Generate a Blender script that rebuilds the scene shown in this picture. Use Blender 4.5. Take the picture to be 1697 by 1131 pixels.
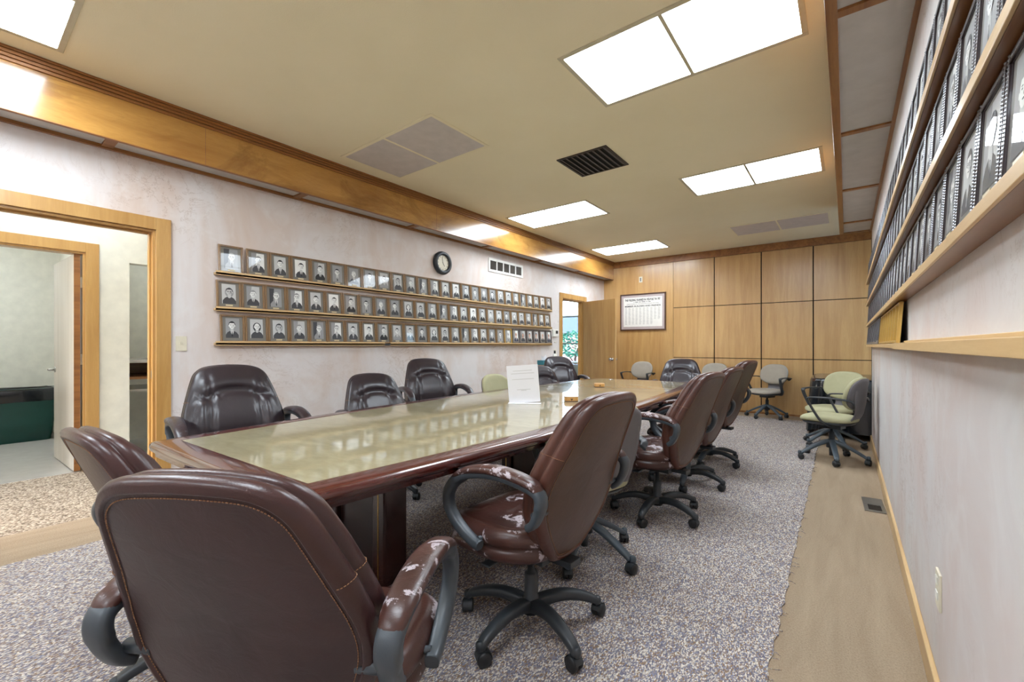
import bpy, math, random
from mathutils import Vector, Matrix
random.seed(7)
R = math.radians
for o in list(bpy.data.objects): bpy.data.objects.remove(o)
scene = bpy.context.scene
COL = scene.collection

# ------------------------------------------------------------------ camera, world, exposure
EYE = 1.18
cam_d = bpy.data.cameras.new('camera'); cam = bpy.data.objects.new('camera', cam_d); COL.objects.link(cam)
cam.location = (0, 0, EYE); cam.rotation_euler = (R(90), 0, R(37.55))
cam_d.sensor_width = 36; cam_d.lens = 722 / 1697 * 36; cam_d.shift_y = 7.5 / 1697
cam_d.clip_start = 0.02; cam_d.clip_end = 300
scene.camera = cam
vs = scene.view_settings
vs.view_transform = 'Standard'; vs.look = 'None'; vs.gamma = 1; vs.use_curve_mapping = False
vs.exposure = 1.8
world = bpy.data.worlds.new('world'); scene.world = world; world.use_nodes = True
wn = world.node_tree; wn.nodes.clear()
wo = wn.nodes.new('ShaderNodeOutputWorld'); wb = wn.nodes.new('ShaderNodeBackground')
sky = wn.nodes.new('ShaderNodeTexSky'); sky.sky_type = 'NISHITA'; sky.sun_disc = False
sky.sun_elevation = R(35); sky.sun_rotation = R(200)
wb.inputs[1].default_value = 0.65
wn.links.new(sky.outputs[0], wb.inputs[0]); wn.links.new(wb.outputs[0], wo.inputs[0])
LAMP = 6.6            # emission of a lit ceiling diffuser
LAMP_COL = (0.87, 0.97, 1.06)

# ------------------------------------------------------------------ materials
def s2l(c):
    return tuple(((v / 255) / 12.92 if v / 255 <= .04045 else ((v / 255 + .055) / 1.055) ** 2.4) for v in c)
class NM:
    def __init__(s, name):
        s.m = bpy.data.materials.new(name); s.m.use_nodes = True; s.t = s.m.node_tree
        s.p = s.t.nodes['Principled BSDF']; s.c = None
    def n(s, kind, **kw):
        x = s.t.nodes.new('ShaderNode' + kind)
        for k, v in kw.items(): setattr(x, k, v)
        return x
    def l(s, a, b): s.t.links.new(a, b)
    def coord(s, scale=(1, 1, 1), rot=(0, 0, 0), gen='Object'):
        tc = s.n('TexCoord'); mp = s.n('Mapping')
        mp.inputs['Scale'].default_value = scale; mp.inputs['Rotation'].default_value = rot
        s.l(tc.outputs[gen], mp.inputs[0]); return mp.outputs[0]
    def noise(s, vec, scale, detail=4, rough=.55, dist=0):
        x = s.n('TexNoise'); x.inputs['Scale'].default_value = scale; x.inputs['Detail'].default_value = detail
        x.inputs['Roughness'].default_value = rough; x.inputs['Distortion'].default_value = dist
        s.l(vec, x.inputs['Vector']); return x.outputs[0]
    def ramp(s, fac, stops, interp='LINEAR'):
        x = s.n('ValToRGB'); e = x.color_ramp; e.interpolation = interp
        while len(e.elements) < len(stops): e.elements.new(.5)
        for el, (p, c) in zip(e.elements, stops):
            el.position = p; el.color = (*c, 1) if len(c) == 3 else c
        s.l(fac, x.inputs[0]); return x.outputs[0]
    def mix(s, fac, a, b, mode='MIX'):
        x = s.n('Mix', data_type='RGBA', blend_type=mode)
        if isinstance(fac, (int, float)): x.inputs[0].default_value = fac
        else: s.l(fac, x.inputs[0])
        for i, v in ((6, a), (7, b)):
            if isinstance(v, tuple): x.inputs[i].default_value = (*v[:3], 1)
            else: s.l(v, x.inputs[i])
        return x.outputs[2]
    def bump(s, h, strength=.3, dist=.002, chain=None):
        b = s.n('Bump'); b.inputs['Strength'].default_value = strength; b.inputs['Distance'].default_value = dist
        s.l(h, b.inputs['Height'])
        if chain: s.l(chain, b.inputs['Normal'])
        s.l(b.outputs[0], s.p.inputs['Normal']); return b.outputs[0]
    def base(s, c):
        if isinstance(c, tuple): s.p.inputs['Base Color'].default_value = (*c[:3], 1)
        else: s.l(c, s.p.inputs['Base Color'])
        return s
    def set(s, rough=None, metal=None, coat=None, coat_rough=None, spec=None):
        for k, v in (('Roughness', rough), ('Metallic', metal), ('Coat Weight', coat), ('Coat Roughness', coat_rough), ('Specular IOR Level', spec)):
            if v is not None:
                if isinstance(v, (int, float)): s.p.inputs[k].default_value = v
                else: s.l(v, s.p.inputs[k])
        return s
BW = [(0, (0, 0, 0)), (1, (1, 1, 1))]
def plain(name, rgb, rough=.5, metal=0, coat=0, bump=0, bscale=200, var=.06, spec=.5, coat_rough=.05):
    m = NM(name); v = m.coord(); c = s2l(rgb)
    n = m.noise(v, 9, 3)
    col = m.ramp(n, [(.3, tuple(x * (1 - var) for x in c)), (.7, tuple(min(1, x * (1 + var)) for x in c))])
    m.base(col).set(rough, metal, coat, coat_rough, spec)
    if bump: m.bump(m.noise(v, bscale, 2), bump, .001)
    return m.m
def wood(name, light, dark, axis='X', rough=.35, coat=.3, freq=7, knots=0, gloss=.12, stretch=.07):
    m = NM(name)
    sc = {'X': (stretch, 1, 1), 'Y': (1, stretch, 1), 'Z': (1, 1, stretch)}[axis]
    v = m.coord(tuple(q * freq for q in sc)); 
    n1 = m.noise(v, 2.2, 6, .6, .6)
    v2 = m.coord(tuple(q * freq * 8 for q in sc)); n2 = m.noise(v2, 3, 4, .7)
    v3 = m.coord((1, 1, 1)); n3 = m.noise(v3, 1.3, 2)
    l_, d_ = s2l(light), s2l(dark)
    c1 = m.ramp(n1, [(.3, d_), (.62, l_)])
    c2 = m.mix(m.ramp(n2, [(.35, (.0,) * 3), (.75, (.45,) * 3)]), c1, d_)
    c3 = m.mix(m.ramp(n3, [(.4, (0, 0, 0)), (.7, (.35, .35, .35))]), c2, l_)
    if knots:
        vk = m.coord((.62, .62, 1.7)); w = m.n('TexVoronoi'); w.inputs['Scale'].default_value = 1.0; m.l(vk, w.inputs['Vector'])
        nk = m.noise(m.coord((3, 1, 8)), 1.5, 5, .7, 1.5)
        k = m.mix(nk, m.ramp(w.outputs['Distance'], [(.05, (1, 1, 1)), (.42, (0, 0, 0))]), (0, 0, 0), 'MULTIPLY')
        st = m.ramp(m.noise(m.coord((.9, .9, 1.6)), 1.25, 6, .65, 1.2), [(.55, (0,) * 3), (.66, (.6,) * 3)])
        c3 = m.mix(st, c3, tuple(x * .62 for x in d_))
        kk = m.mix(1.0, m.ramp(w.outputs['Distance'], [(.04, (1, 1, 1)), (.34, (0, 0, 0))]), m.ramp(nk, [(.40, (0, 0, 0)), (.54, (1, 1, 1))]), 'MULTIPLY')
        c3 = m.mix(kk, c3, tuple(x * .45 for x in d_))
    m.base(c3).set(rough, 0, coat, gloss)
    m.bump(n2, .06, .001)
    return m.m

M = {}
# room
def wall_mat(name, base, blotch, seed):
    m = NM(name); v = m.coord((1, 1, 1), (0, 0, seed)); vv = m.coord((1, 1, .45), (0, 0, seed))
    a = m.noise(vv, 1.1, 5, .62, .9); b = m.noise(v, 3.1, 6, .6, 1.4); c = m.noise(v, 2.3, 8, .7, 2.4)
    c0 = m.mix(m.ramp(a, [(.42, (0, 0, 0)), (.66, (1,) * 3)]), s2l(base), s2l(blotch))
    c1 = m.mix(m.ramp(b, [(.5, (0, 0, 0)), (.75, (.5,) * 3)]), c0, s2l((222, 219, 216)))
    vein = m.ramp(c, [(.488, (0,) * 3), (.5, (.5,) * 3), (.512, (0,) * 3)])
    mask = m.ramp(m.noise(v, .9, 2), [(.48, (0,) * 3), (.62, (1,) * 3)])
    c2 = m.mix(m.mix(1.0, vein, mask, 'MULTIPLY'), c1, s2l((140, 104, 74)))
    sp = m.noise(v, 17, 5, .75, 3)
    c3 = m.mix(m.mix(1.0, m.ramp(sp, [(.70, (0,) * 3), (.74, (.55,) * 3)]), mask, 'MULTIPLY'), c2, s2l((140, 112, 92)))
    m.base(c3).set(.55, spec=.3); m.bump(b, .12, .004); return m.m
M['plaster'] = wall_mat('mottled_plaster', (214, 207, 204), (202, 182, 168), .3)
M['plaster_right'] = wall_mat('streaked_plaster', (210, 206, 204), (206, 190, 184), 1.7)
def ceil_mat():
    m = NM('ceiling_paint'); v = m.coord()
    a = m.noise(v, .8, 4, .6); b = m.noise(v, 160, 3, .7)
    c = m.ramp(a, [(.3, s2l((232, 222, 190))), (.7, s2l((239, 230, 200)))])
    m.base(c).set(.8, spec=.2); m.bump(b, .35, .003); return m.m
M['ceiling'] = ceil_mat()
M['maple'] = wood('maple_panel', (196, 156, 100), (170, 126, 74), 'Z', .33, .35, 6, 0, .2)
M['maple_h'] = wood('maple_shelf', (216, 184, 134), (192, 154, 104), 'Y', .38, .25, 6)
M['fascia'] = wood('varnished_fascia', (190, 142, 72), (150, 100, 44), 'Y', .22, .7, 3, 1, .12, .18)
M['trim'] = wood('brown_trim', (156, 104, 52), (112, 66, 26), 'Y', .4, .2, 8)
M['shaded_board'] = wood('shaded_varnish_ledge', (142, 94, 48), (104, 62, 30), 'Y', .35, .3, 6)  # varnished wood, its brown deepened to hold the shade under the ledges
M['casing'] = wood('door_casing', (192, 150, 88), (166, 120, 62), 'Z', .35, .3, 7)
M['soffit'] = plain('soffit_board', (186, 180, 174), .8, bump=.2, bscale=120)
M['gap'] = plain('dark_gap', (24, 16, 10), .8)
M['white_paint'] = plain('cream_paint', (226, 222, 208), .6, bump=.05)
M['white_trim'] = plain('white_paint', (226, 224, 218), .5)
M['leaf_paint'] = wood('pale_birch_leaf', (214, 202, 188), (196, 182, 166), 'Z', .35, .3, 5)
M['vinyl'] = plain('vinyl_floor', (190, 184, 176), .25, coat=.2, var=.04)
def carpet(name, stops, scale, rot=0, sc=(1, 1, 1), bump=.7):
    m = NM(name); v = m.coord(sc, (0, 0, rot)); w = m.n('TexVoronoi'); w.inputs['Scale'].default_value = scale; m.l(v, w.inputs['Vector'])
    sep = m.n('SeparateColor'); m.l(w.outputs['Color'], sep.inputs[0])
    c = m.ramp(sep.outputs[0], stops, 'CONSTANT')
    big = m.noise(m.coord((1, 1, 1)), 22, 3, .7)
    c = m.mix(.12, c, m.ramp(big, [(.35, s2l((88, 80, 86))), (.65, s2l((205, 192, 176)))]), 'OVERLAY')
    m.base(c).set(.95, spec=.1)
    m.bump(m.ramp(w.outputs['Distance'], [(0, (1,) * 3), (.7, (0,) * 3)]), bump, .004); return m.m
M['carpet'] = carpet('loop_carpet', [(0, s2l((112, 108, 122))), (.18, s2l((146, 136, 134))), (.38, s2l((192, 183, 172))), (.60, s2l((138, 114, 94))), (.74, s2l((130, 132, 148))), (.88, s2l((216, 208, 196)))], 250, .5, (1, .5, 1), .5)
M['carpet_hall'] = carpet('hall_carpet', [(0, s2l((120, 106, 92))), (.25, s2l((168, 152, 134))), (.6, s2l((196, 182, 162))), (.85, s2l((140, 124, 108)))], 90, .2)
def brown_carpet():
    m = NM('brown_underlay'); v = m.coord()
    a = m.noise(v, 150, 4, .85); st = m.noise(m.coord((6, .7, 1)), 2.0, 4, .6, .6)
    c = m.ramp(st, [(.3, s2l((156, 137, 115))), (.7, s2l((172, 153, 130)))])
    c = m.mix(m.ramp(a, [(.35, (.55,) * 3), (.6, (0,) * 3)]), c, s2l((120, 100, 78)))
    m.base(c).set(.95, spec=.1); m.bump(a, .5, .003); return m.m
M['underlay'] = brown_carpet()
# leather chairs
def leather(name, base, deep, wear=None, wear_at=.62, wscale=7, kr=.34):
    m = NM(name); v = m.coord()
    a = m.noise(v, 4, 4, .6); fine = m.n('TexVoronoi'); fine.inputs['Scale'].default_value = 420; m.l(v, fine.inputs['Vector'])
    wr = m.noise(m.coord((1, 1, 1)), 18, 5, .65, 1.2)
    c = m.ramp(a, [(.3, s2l(deep)), (.7, s2l(base))])
    rough = kr
    if wear:
        w = m.noise(m.coord((1, 1, 1)), wscale, 9, .72, .4)
        k = m.ramp(w, [(wear_at, (0,) * 3), (wear_at + .015, (1,) * 3)])
        c = m.mix(k, c, s2l(wear)); rough = m.ramp(k, [(0, (.34,) * 3), (1, (.75,) * 3)])
    m.base(c).set(rough, 0, .15, .25, .45)
    b = m.bump(fine.outputs['Distance'], .12, .0008); m.bump(wr, .22, .006, b); return m.m
M['leather'] = leather('brown_leather', (90, 52, 40), (62, 34, 27))
M['leather_worn'] = leather('worn_brown_leather', (80, 48, 40), (54, 32, 28), (168, 156, 160), .575, 11)
M['leather_dark'] = leather('dark_plum_leather', (66, 38, 36), (46, 26, 26))
M['leather_dark_worn'] = leather('worn_dark_leather', (64, 44, 46), (44, 30, 32), (112, 112, 122), .56, 16)
M['leather_black'] = leather('blackish_plum_leather', (46, 36, 41), (30, 22, 27))
M['leather_black_worn'] = leather('worn_blackish_leather', (56, 42, 46), (36, 26, 30), (104, 104, 112), .575, 16)
M['back_shell'] = leather('leather_back_panel', (84, 58, 44), (62, 40, 30), kr=.44)
M['back_shell_dark'] = leather('dark_back_panel', (54, 29, 27), (38, 20, 20), kr=.42)
M['thread'] = plain('tan_thread', (150, 108, 76), .7)
M['black_plastic'] = plain('black_plastic', (46, 50, 54), .42, bump=.15, bscale=700)
M['arm_plastic'] = plain('charcoal_plastic', (62, 68, 74), .38, bump=.15, bscale=700)
M['grey_plastic'] = plain('slate_plastic', (70, 80, 88), .4, bump=.1)
M['rubber'] = plain('caster_rubber', (30, 31, 33), .5)
M['green_fabric'] = plain('sage_fabric', (172, 168, 134), .9, bump=.5, bscale=900)
M['taupe_fabric'] = plain('taupe_fabric', (158, 150, 138), .9, bump=.5, bscale=900)
M['shell_grey'] = plain('grey_shell', (98, 94, 96), .5)
# table
def veneer():
    m = NM('mottled_veneer'); v = m.coord((1, 2.2, 1))
    a = m.noise(v, 2.6, 6, .62, .8); b = m.noise(v, 14, 5, .6, .5)
    c = m.ramp(a, [(.3, s2l((148, 138, 106))), (.7, s2l((180, 170, 136)))])
    c = m.mix(m.ramp(b, [(.4, (0,) * 3), (.7, (.4,) * 3)]), c, s2l((126, 110, 74)))
    m.base(c).set(.28, 0, 1.0, .015); m.p.inputs['Coat IOR'].default_value = 1.68; return m.m
M['veneer'] = veneer()
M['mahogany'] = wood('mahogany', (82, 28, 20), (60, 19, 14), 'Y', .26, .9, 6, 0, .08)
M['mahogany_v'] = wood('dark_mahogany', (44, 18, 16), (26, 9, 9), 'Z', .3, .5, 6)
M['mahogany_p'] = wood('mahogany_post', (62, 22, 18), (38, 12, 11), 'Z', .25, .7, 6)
M['brass'] = plain('brass_strip', (190, 150, 84), .35, 1)
M['paper'] = plain('white_paper', (226, 224, 226), .6, var=.01)
M['paper_ink'] = plain('faded_print', (200, 197, 196), .7)
M['box_wood'] = wood('birch_box', (214, 164, 96), (176, 122, 62), 'X', .4, .3, 20)
M['dark_wood'] = wood('walnut', (84, 44, 24), (52, 26, 14), 'X', .35, .4, 8)
M['ink'] = plain('black_ink', (36, 32, 32), .7)
M['grey_ink'] = plain('small_print', (170, 166, 160), .8)
M['poster'] = plain('poster_paper', (226, 222, 214), .35, coat=.3, var=.02)
M['mat_board'] = plain('mauve_mat', (176, 160, 156), .7)
M['black_film'] = plain('black_plastic_film', (14, 20, 26), .22, coat=.4, bump=.4, bscale=14)
M['chrome'] = plain('chrome', (200, 200, 204), .15, 1)
M['steel'] = plain('satin_steel', (168, 166, 160), .35, 1)
M['white_plastic'] = plain('white_plastic', (226, 224, 216), .4)
M['ivory'] = plain('ivory_plastic', (214, 206, 184), .4)
M['vent_dark'] = plain('dark_louvre', (52, 44, 38), .5)
M['vent_back'] = plain('duct_black', (14, 12, 12), .8)
M['vent_grey'] = plain('grey_louvre', (98, 92, 84), .7)  # even mid grey for the wall vent slats
M['green_bin'] = plain('green_plastic', (16, 70, 62), .35)
M['teal'] = plain('teal_card', (46, 112, 124), .6)
M['dead_diffuser'] = plain('unlit_diffuser', (200, 192, 186), .55, bump=.2, bscale=80)
M['light_frame'] = plain('light_rim', (196, 188, 162), .6)
def diffuser():
    m = NM('lit_diffuser'); v = m.coord(); e = m.n('Emission'); out = m.t.nodes['Material Output']
    x = m.n('SeparateXYZ'); m.l(v, x.inputs[0])
    w = m.n('MapRange'); 
    mt = m.n('Math', operation='MULTIPLY'); mt.inputs[1].default_value = 2 * math.pi / .305; m.l(x.outputs[1], mt.inputs[0])
    co = m.n('Math', operation='COSINE'); m.l(mt.outputs[0], co.inputs[0])
    w.inputs['From Min'].default_value = -1; w.inputs['From Max'].default_value = 1
    w.inputs['To Min'].default_value = LAMP * 1.06; w.inputs['To Max'].default_value = LAMP * .9
    m.l(co.outputs[0], w.inputs[0]); m.l(w.outputs[0], e.inputs[1]); e.inputs[0].default_value = (*LAMP_COL, 1)
    m.l(e.outputs[0], out.inputs[0]); return m.m
M['lit'] = diffuser()
# picture frames
M['frame_gold'] = wood('gilt_brown_frame', (156, 122, 82), (116, 84, 52), 'Z', .4, .3, 12)
M['frame_dot'] = plain('frame_beading', (38, 28, 22), .5)
M['frame_dark'] = plain('ebony_frame', (48, 36, 38), .3, coat=.5)
M['frame_silver'] = plain('silver_beading', (150, 152, 158), .35, .7, bump=.8, bscale=300)
M['frame_plain'] = wood('plain_gold_frame', (206, 168, 84), (172, 130, 56), 'Z', .35, .4, 10)
M['photo_mat'] = plain('grey_mount', (118, 114, 106), .7, coat=.55, coat_rough=.02)
M['plate'] = plain('name_plate', (206, 190, 150), .35)
for k, v in dict(p0=(22, 22, 26), p1=(58, 58, 62), p2=(98, 98, 100), p3=(146, 146, 146), p4=(190, 190, 188), p5=(226, 226, 222), skin=(206, 160, 134), navy=(36, 42, 66), brick=(120, 58, 44)).items():
    M[k] = plain('print_' + k, v, .6, coat=.55, coat_rough=.02, var=.03)
M['foliage'] = plain('leaf_green', (54, 116, 96), .8, bump=1, bscale=20, var=.35)
M['ground'] = plain('outdoor_ground', (100, 122, 128), .9)
M['house'] = plain('pink_siding', (196, 150, 150), .8)
M['bark'] = plain('bark', (60, 52, 46), .9)
def glass():
    m = NM('window_glass'); out = m.t.nodes['Material Output']
    tr = m.n('BsdfTransparent'); gl = m.n('BsdfGlossy'); gl.inputs['Roughness'].default_value = 0.0
    mx = m.n('MixShader'); mx.inputs[0].default_value = .06
    m.l(tr.outputs[0], mx.inputs[1]); m.l(gl.outputs[0], mx.inputs[2]); m.l(mx.outputs[0], out.inputs[0]); return m.m
M['glass'] = glass()

# ------------------------------------------------------------------ mesh builder
class MB:
    def __init__(s): s.v = []; s.f = []; s.m = []; s.s = []
    def add(s, vs_, fs, mi=0, sm=False):
        b = len(s.v); s.v += [tuple(p) for p in vs_]
        for f in fs: s.f.append(tuple(b + i for i in f)); s.m.append(mi); s.s.append(sm)
        return s
    def box(s, x0, x1, y0, y1, z0, z1, mi=0, mat=None):
        if x0 > x1: x0, x1 = x1, x0
        if y0 > y1: y0, y1 = y1, y0
        if z0 > z1: z0, z1 = z1, z0
        P = [Vector((x, y, z)) for z in (z0, z1) for x, y in ((x0, y0), (x1, y0), (x1, y1), (x0, y1))]
        if mat: P = [mat @ p for p in P]
        return s.add(P, [(3, 2, 1, 0), (4, 5, 6, 7), (0, 1, 5, 4), (1, 2, 6, 5), (2, 3, 7, 6), (3, 0, 4, 7)], mi)
    def rings(s, rs, mi=0, sm=True, cap=True, closed=True):
        n = len(rs[0]); vs_ = [p for r in rs for p in r]; fs = []
        for k in range(len(rs) - 1):
            for i in range(n if closed else n - 1):
                j = (i + 1) % n; fs.append((k * n + i, k * n + j, (k + 1) * n + j, (k + 1) * n + i))
        s.add(vs_, fs, mi, sm)
        if cap:
            b = len(s.v) - len(vs_)
            s.f.append(tuple(b + i for i in reversed(range(n)))); s.m.append(mi); s.s.append(False)
            s.f.append(tuple(b + (len(rs) - 1) * n + i for i in range(n))); s.m.append(mi); s.s.append(False)
        return s
    def tube(s, path, r, n=12, mi=0, ry=None, up=(0, 0, 1), cap=True, power=2):
        """swept (super)elliptic section; r across, ry along up; numbers or lists"""
        path = [Vector(p) for p in path]; K = len(path); rs = []
        upv = Vector(up)
        for k, p in enumerate(path):
            t = (path[min(k + 1, K - 1)] - path[max(k - 1, 0)]).normalized()
            a = t.cross(upv)
            if a.length < 1e-4: a = t.cross(Vector((1, 0, 0)))
            a.normalize(); b = a.cross(t).normalized()
            ra = r[k] if isinstance(r, (list, tuple)) else r
            rb = (ry[k] if isinstance(ry, (list, tuple)) else ry) if ry is not None else ra
            ring = []
            for i in range(n):
                q = 2 * math.pi * i / n; ca, sa = math.cos(q), math.sin(q)
                e = 2 / power
                ring.append(p + a * ra * math.copysign(abs(ca) ** e, ca) + b * rb * math.copysign(abs(sa) ** e, sa))
            rs.append(ring)
        return s.rings(rs, mi, True, cap)
    def lathe(s, prof, c=(0, 0, 0), n=24, mi=0, mat=None):
        rs = []
        for r_, z in prof:
            ring = [Vector((r_ * math.cos(2 * math.pi * i / n), r_ * math.sin(2 * math.pi * i / n), z)) for i in range(n)]
            if mat: ring = [mat @ p for p in ring]
            rs.append([p + Vector(c) for p in ring])
        return s.rings(rs, mi, True, True)
    def prism(s, poly, z0, z1, mi=0, mat=None):
        n = len(poly); P = [Vector((x, y, z)) for z in (z0, z1) for x, y in poly]
        if mat: P = [mat @ p for p in P]
        return s.add(P, [tuple(reversed(range(n))), tuple(range(n, 2 * n))] + [(i, (i + 1) % n, n + (i + 1) % n, n + i) for i in range(n)], mi)
    def build(s, name, mats, parent=None, label=None, cat=None, group=None, kind=None, bevel=0, loc=None, seg=2):
        me = bpy.data.meshes.new(name); me.from_pydata(s.v, [], s.f)
        if not isinstance(mats, (list, tuple)): mats = [mats]
        for m in mats: me.materials.append(M[m] if isinstance(m, str) else m)
        me.polygons.foreach_set('material_index', s.m); me.polygons.foreach_set('use_smooth', s.s); me.update()
        o = bpy.data.objects.new(name, me); COL.objects.link(o)
        if parent: o.parent = parent
        if loc: o.location = loc
        if bevel:
            b = o.modifiers.new('bevel', 'BEVEL'); b.width = bevel; b.segments = seg; b.limit_method = 'ANGLE'; b.angle_limit = R(40)
            b.harden_normals = False
        tag(o, label, cat, group, kind); return o
def tag(o, label=None, cat=None, group=None, kind=None):
    if label: o['label'] = label
    if cat: o['category'] = cat
    if group: o['group'] = group
    if kind: o['kind'] = kind
    return o
def empty(name, loc, rz=0, label=None, cat=None, group=None, kind=None):
    o = bpy.data.objects.new(name, None); COL.objects.link(o); o.location = loc; o.rotation_euler = (0, 0, rz)
    o.empty_display_size = .1
    return tag(o, label, cat, group, kind)
def dup(root, loc, rz=0, label=None, group=None, swap=None, lift=0, lifted=(), scale=None):
    r = root.copy(); COL.objects.link(r); r.location = loc; r.rotation_euler = (root.rotation_euler[0], root.rotation_euler[1], rz)
    if scale: r.scale = (scale,) * 3
    if label: r['label'] = label
    if group: r['group'] = group
    def rec(src, dst):
        for ch in src.children:
            c = ch.copy(); COL.objects.link(c); c.parent = dst
            rec(ch, c)
    rec(root, r)
    return r
def crom(pts, k=6):
    P = [Vector(p) for p in pts]; P = [P[0] * 2 - P[1]] + P + [P[-1] * 2 - P[-2]]; out = []
    for i in range(1, len(P) - 2):
        for j in range(k):
            t = j / k; a, b, c, d = P[i - 1:i + 3]
            out.append(.5 * ((2 * b) + (c - a) * t + (2 * a - 5 * b + 4 * c - d) * t * t + (3 * b - a - 3 * c + d) * t ** 3))
    out.append(P[-2]); return out
def lerp_tab(tab, x):
    if x <= tab[0][0]: return tab[0][1]
    for (a, u), (b, v) in zip(tab, tab[1:]):
        if x <= b:
            t = (x - a) / (b - a); return u + (v - u) * t
    return tab[-1][1]
def text_mesh(name, body, size, mat, parent, mw, align='CENTER', width=None, bold=0, sx=1):
    """flat lettering: text curve turned into a mesh"""
    cu = bpy.data.curves.new(name, 'FONT'); cu.body = body; cu.size = size; cu.align_x = align; cu.offset = bold; cu.extrude = .0004
    t = bpy.data.objects.new('t', cu); COL.objects.link(t); bpy.context.view_layer.update()
    dg = bpy.context.evaluated_depsgraph_get(); me = bpy.data.meshes.new_from_object(t.evaluated_get(dg))
    bpy.data.objects.remove(t)
    if width:
        xs = [v.co.x for v in me.vertices]; k = width / (max(xs) - min(xs))
        for v in me.vertices: v.co.x *= k
    me.transform(mw); me.materials.clear(); me.materials.append(M[mat])
    o = bpy.data.objects.new(name, me); COL.objects.link(o); o.parent = parent; return o

# ------------------------------------------------------------------ room shell
H = 2.93; XL = -4.13; XR = .24; YB = 8.62; YF = -3.2; SOF = 2.57
def struct(mb, name, mats, **k): return mb.build(name, mats, kind='structure', **k)
struct(MB().box(XL, 1.9, YF, YB, -.1, 0), 'floor', 'underlay')
struct(MB().box(-5.70, XL, YF, 9.8, -.1, .0), 'floor', 'carpet_hall')
struct(MB().box(-10.5, -5.70, YF, 4, -.1, .002), 'floor', 'vinyl')
struct(MB().box(-8.2, -5.70, 4, 11.4, -.1, .0).box(-5.7, -4.13, 9.8, 11.4, -.1, 0), 'floor', 'carpet_hall')
def carpet_piece():
    mb = MB(); y0, y1 = YF + .3, 8.12; n = 240
    L = [(-3.565 + random.uniform(-.006, .006), y0 + (y1 - y0) * i / n) for i in range(n + 1)]
    Rr = [(-.205 - .01 * (y0 + (y1 - y0) * i / n) + random.uniform(-.007, .007), y0 + (y1 - y0) * i / n) for i in range(n + 1)]
    mb.prism(Rr + L[::-1], 0.0005, .007)
    for k in range(46):
        y = random.uniform(.5, 6.5); x = -.205 - .01 * y; a = random.uniform(-.9, .9); l = random.uniform(.012, .035)
        mb.tube([(x - .01, y, .006), (x + l * .5, y + l * .3 * a, .008), (x + l, y + l * a, .0035)], .0012, 4)
    return mb.build('area_carpet', 'carpet', label='large blue-grey and tan loop carpet laid under the conference table', cat='carpet')
carpet_piece()
struct(MB().box(-10.5, 1.9, YF, YB + .2, H, H + .1), 'ceiling', 'ceiling')
struct(MB().box(-8.2, -4.25, 3.9, 11.4, H - .2, H + .12), 'ceiling', 'white_paint')
# left wall with two door openings
def wall_x(mb, x0, x1, ya, yb, za, zb, openings, mi=0):
    y = ya
    for (a, b, z0, z1) in sorted(openings):
        mb.box(x0, x1, y, a, za, zb, mi)
        if z0 > za: mb.box(x0, x1, a, b, za, z0, mi)
        if z1 < zb: mb.box(x0, x1, a, b, z1, zb, mi)
        y = b
    mb.box(x0, x1, y, yb, za, zb, mi)
DO1 = (-.95, .965, 0, 2.05); DO2 = (6.87, 7.70, 0, 2.05)
mb = MB(); wall_x(mb, XL - .06, XL, YF, YB, 0, H, [DO1, DO2]); struct(mb, 'wall_left', 'plaster')
mb = MB(); wall_x(mb, XL - .12, XL - .06, YF, YB, 0, H, [DO1, DO2]); struct(mb, 'wall_left', 'white_paint')
struct(MB().box(XL, 1.9, YF - .1, YF, 0, H), 'wall_front', 'plaster')
# right wall, stops short of the panelled back wall; alcove with a window behind it
struct(MB().box(XR, XR + .12, YF, 6.85, 0, H), 'wall_right', 'plaster_right')
mb = MB(); wall_x(mb, 1.75, 1.87, 6.4, YB + .1, 0, H, [(6.95, 8.45, .5, 2.55)]); struct(mb, 'wall_alcove', 'plaster_right')
struct(MB().box(XR + .12, 1.9, 6.73, 6.85, 0, H), 'wall_alcove', 'plaster_right')
mb = MB()
for a, b in ((6.95, 7.0), (8.4, 8.45), (7.68, 7.72)): mb.box(1.77, 1.85, a, b, .5, 2.55)
mb.box(1.77, 1.85, 6.95, 8.45, .5, .55).box(1.77, 1.85, 6.95, 8.45, 2.5, 2.55)
w = struct(mb, 'window_1', 'white_trim'); MB().box(1.805, 1.811, 7.0, 8.4, .55, 2.5).build('pane', 'glass', w)
# back wall: carcass, plain panel, grid of maple panels
struct(MB().box(XL, 1.9, YB + .012, YB + .12, 0, H), 'wall_back', 'gap')
wb_ = bpy.data.objects['wall_back']
seams = [-2.67, -1.934, -1.178, -.437, .302, 1.04]
MB().box(XL, -2.674, YB - .008, YB + .012, 0, 2.80).build('plain_panel', 'maple', wb_)
for i in range(5):
    a, b = seams[i], seams[i + 1]
    for z0, z1 in ((.03, .945), (.957, 1.905), (1.917, 2.80)):
        g = .011 if i else .003
        MB().box(a + g, b - .006, YB - .010, YB + .012, z0, z1).build('panel', 'maple', wb_, bevel=.001)
MB().box(1.05, 1.75, YB - .010, YB + .012, 0, 2.8).build('panel', 'maple', wb_)
struct(MB().box(XL + .2, 1.75, YB - .03, YB + .012, 2.803, H), 'trim_1', 'trim', bevel=.003)
struct(MB().box(-2.66, 1.75, YB - .02, YB + .012, 0, .03), 'baseboard_back', 'trim')
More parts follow.
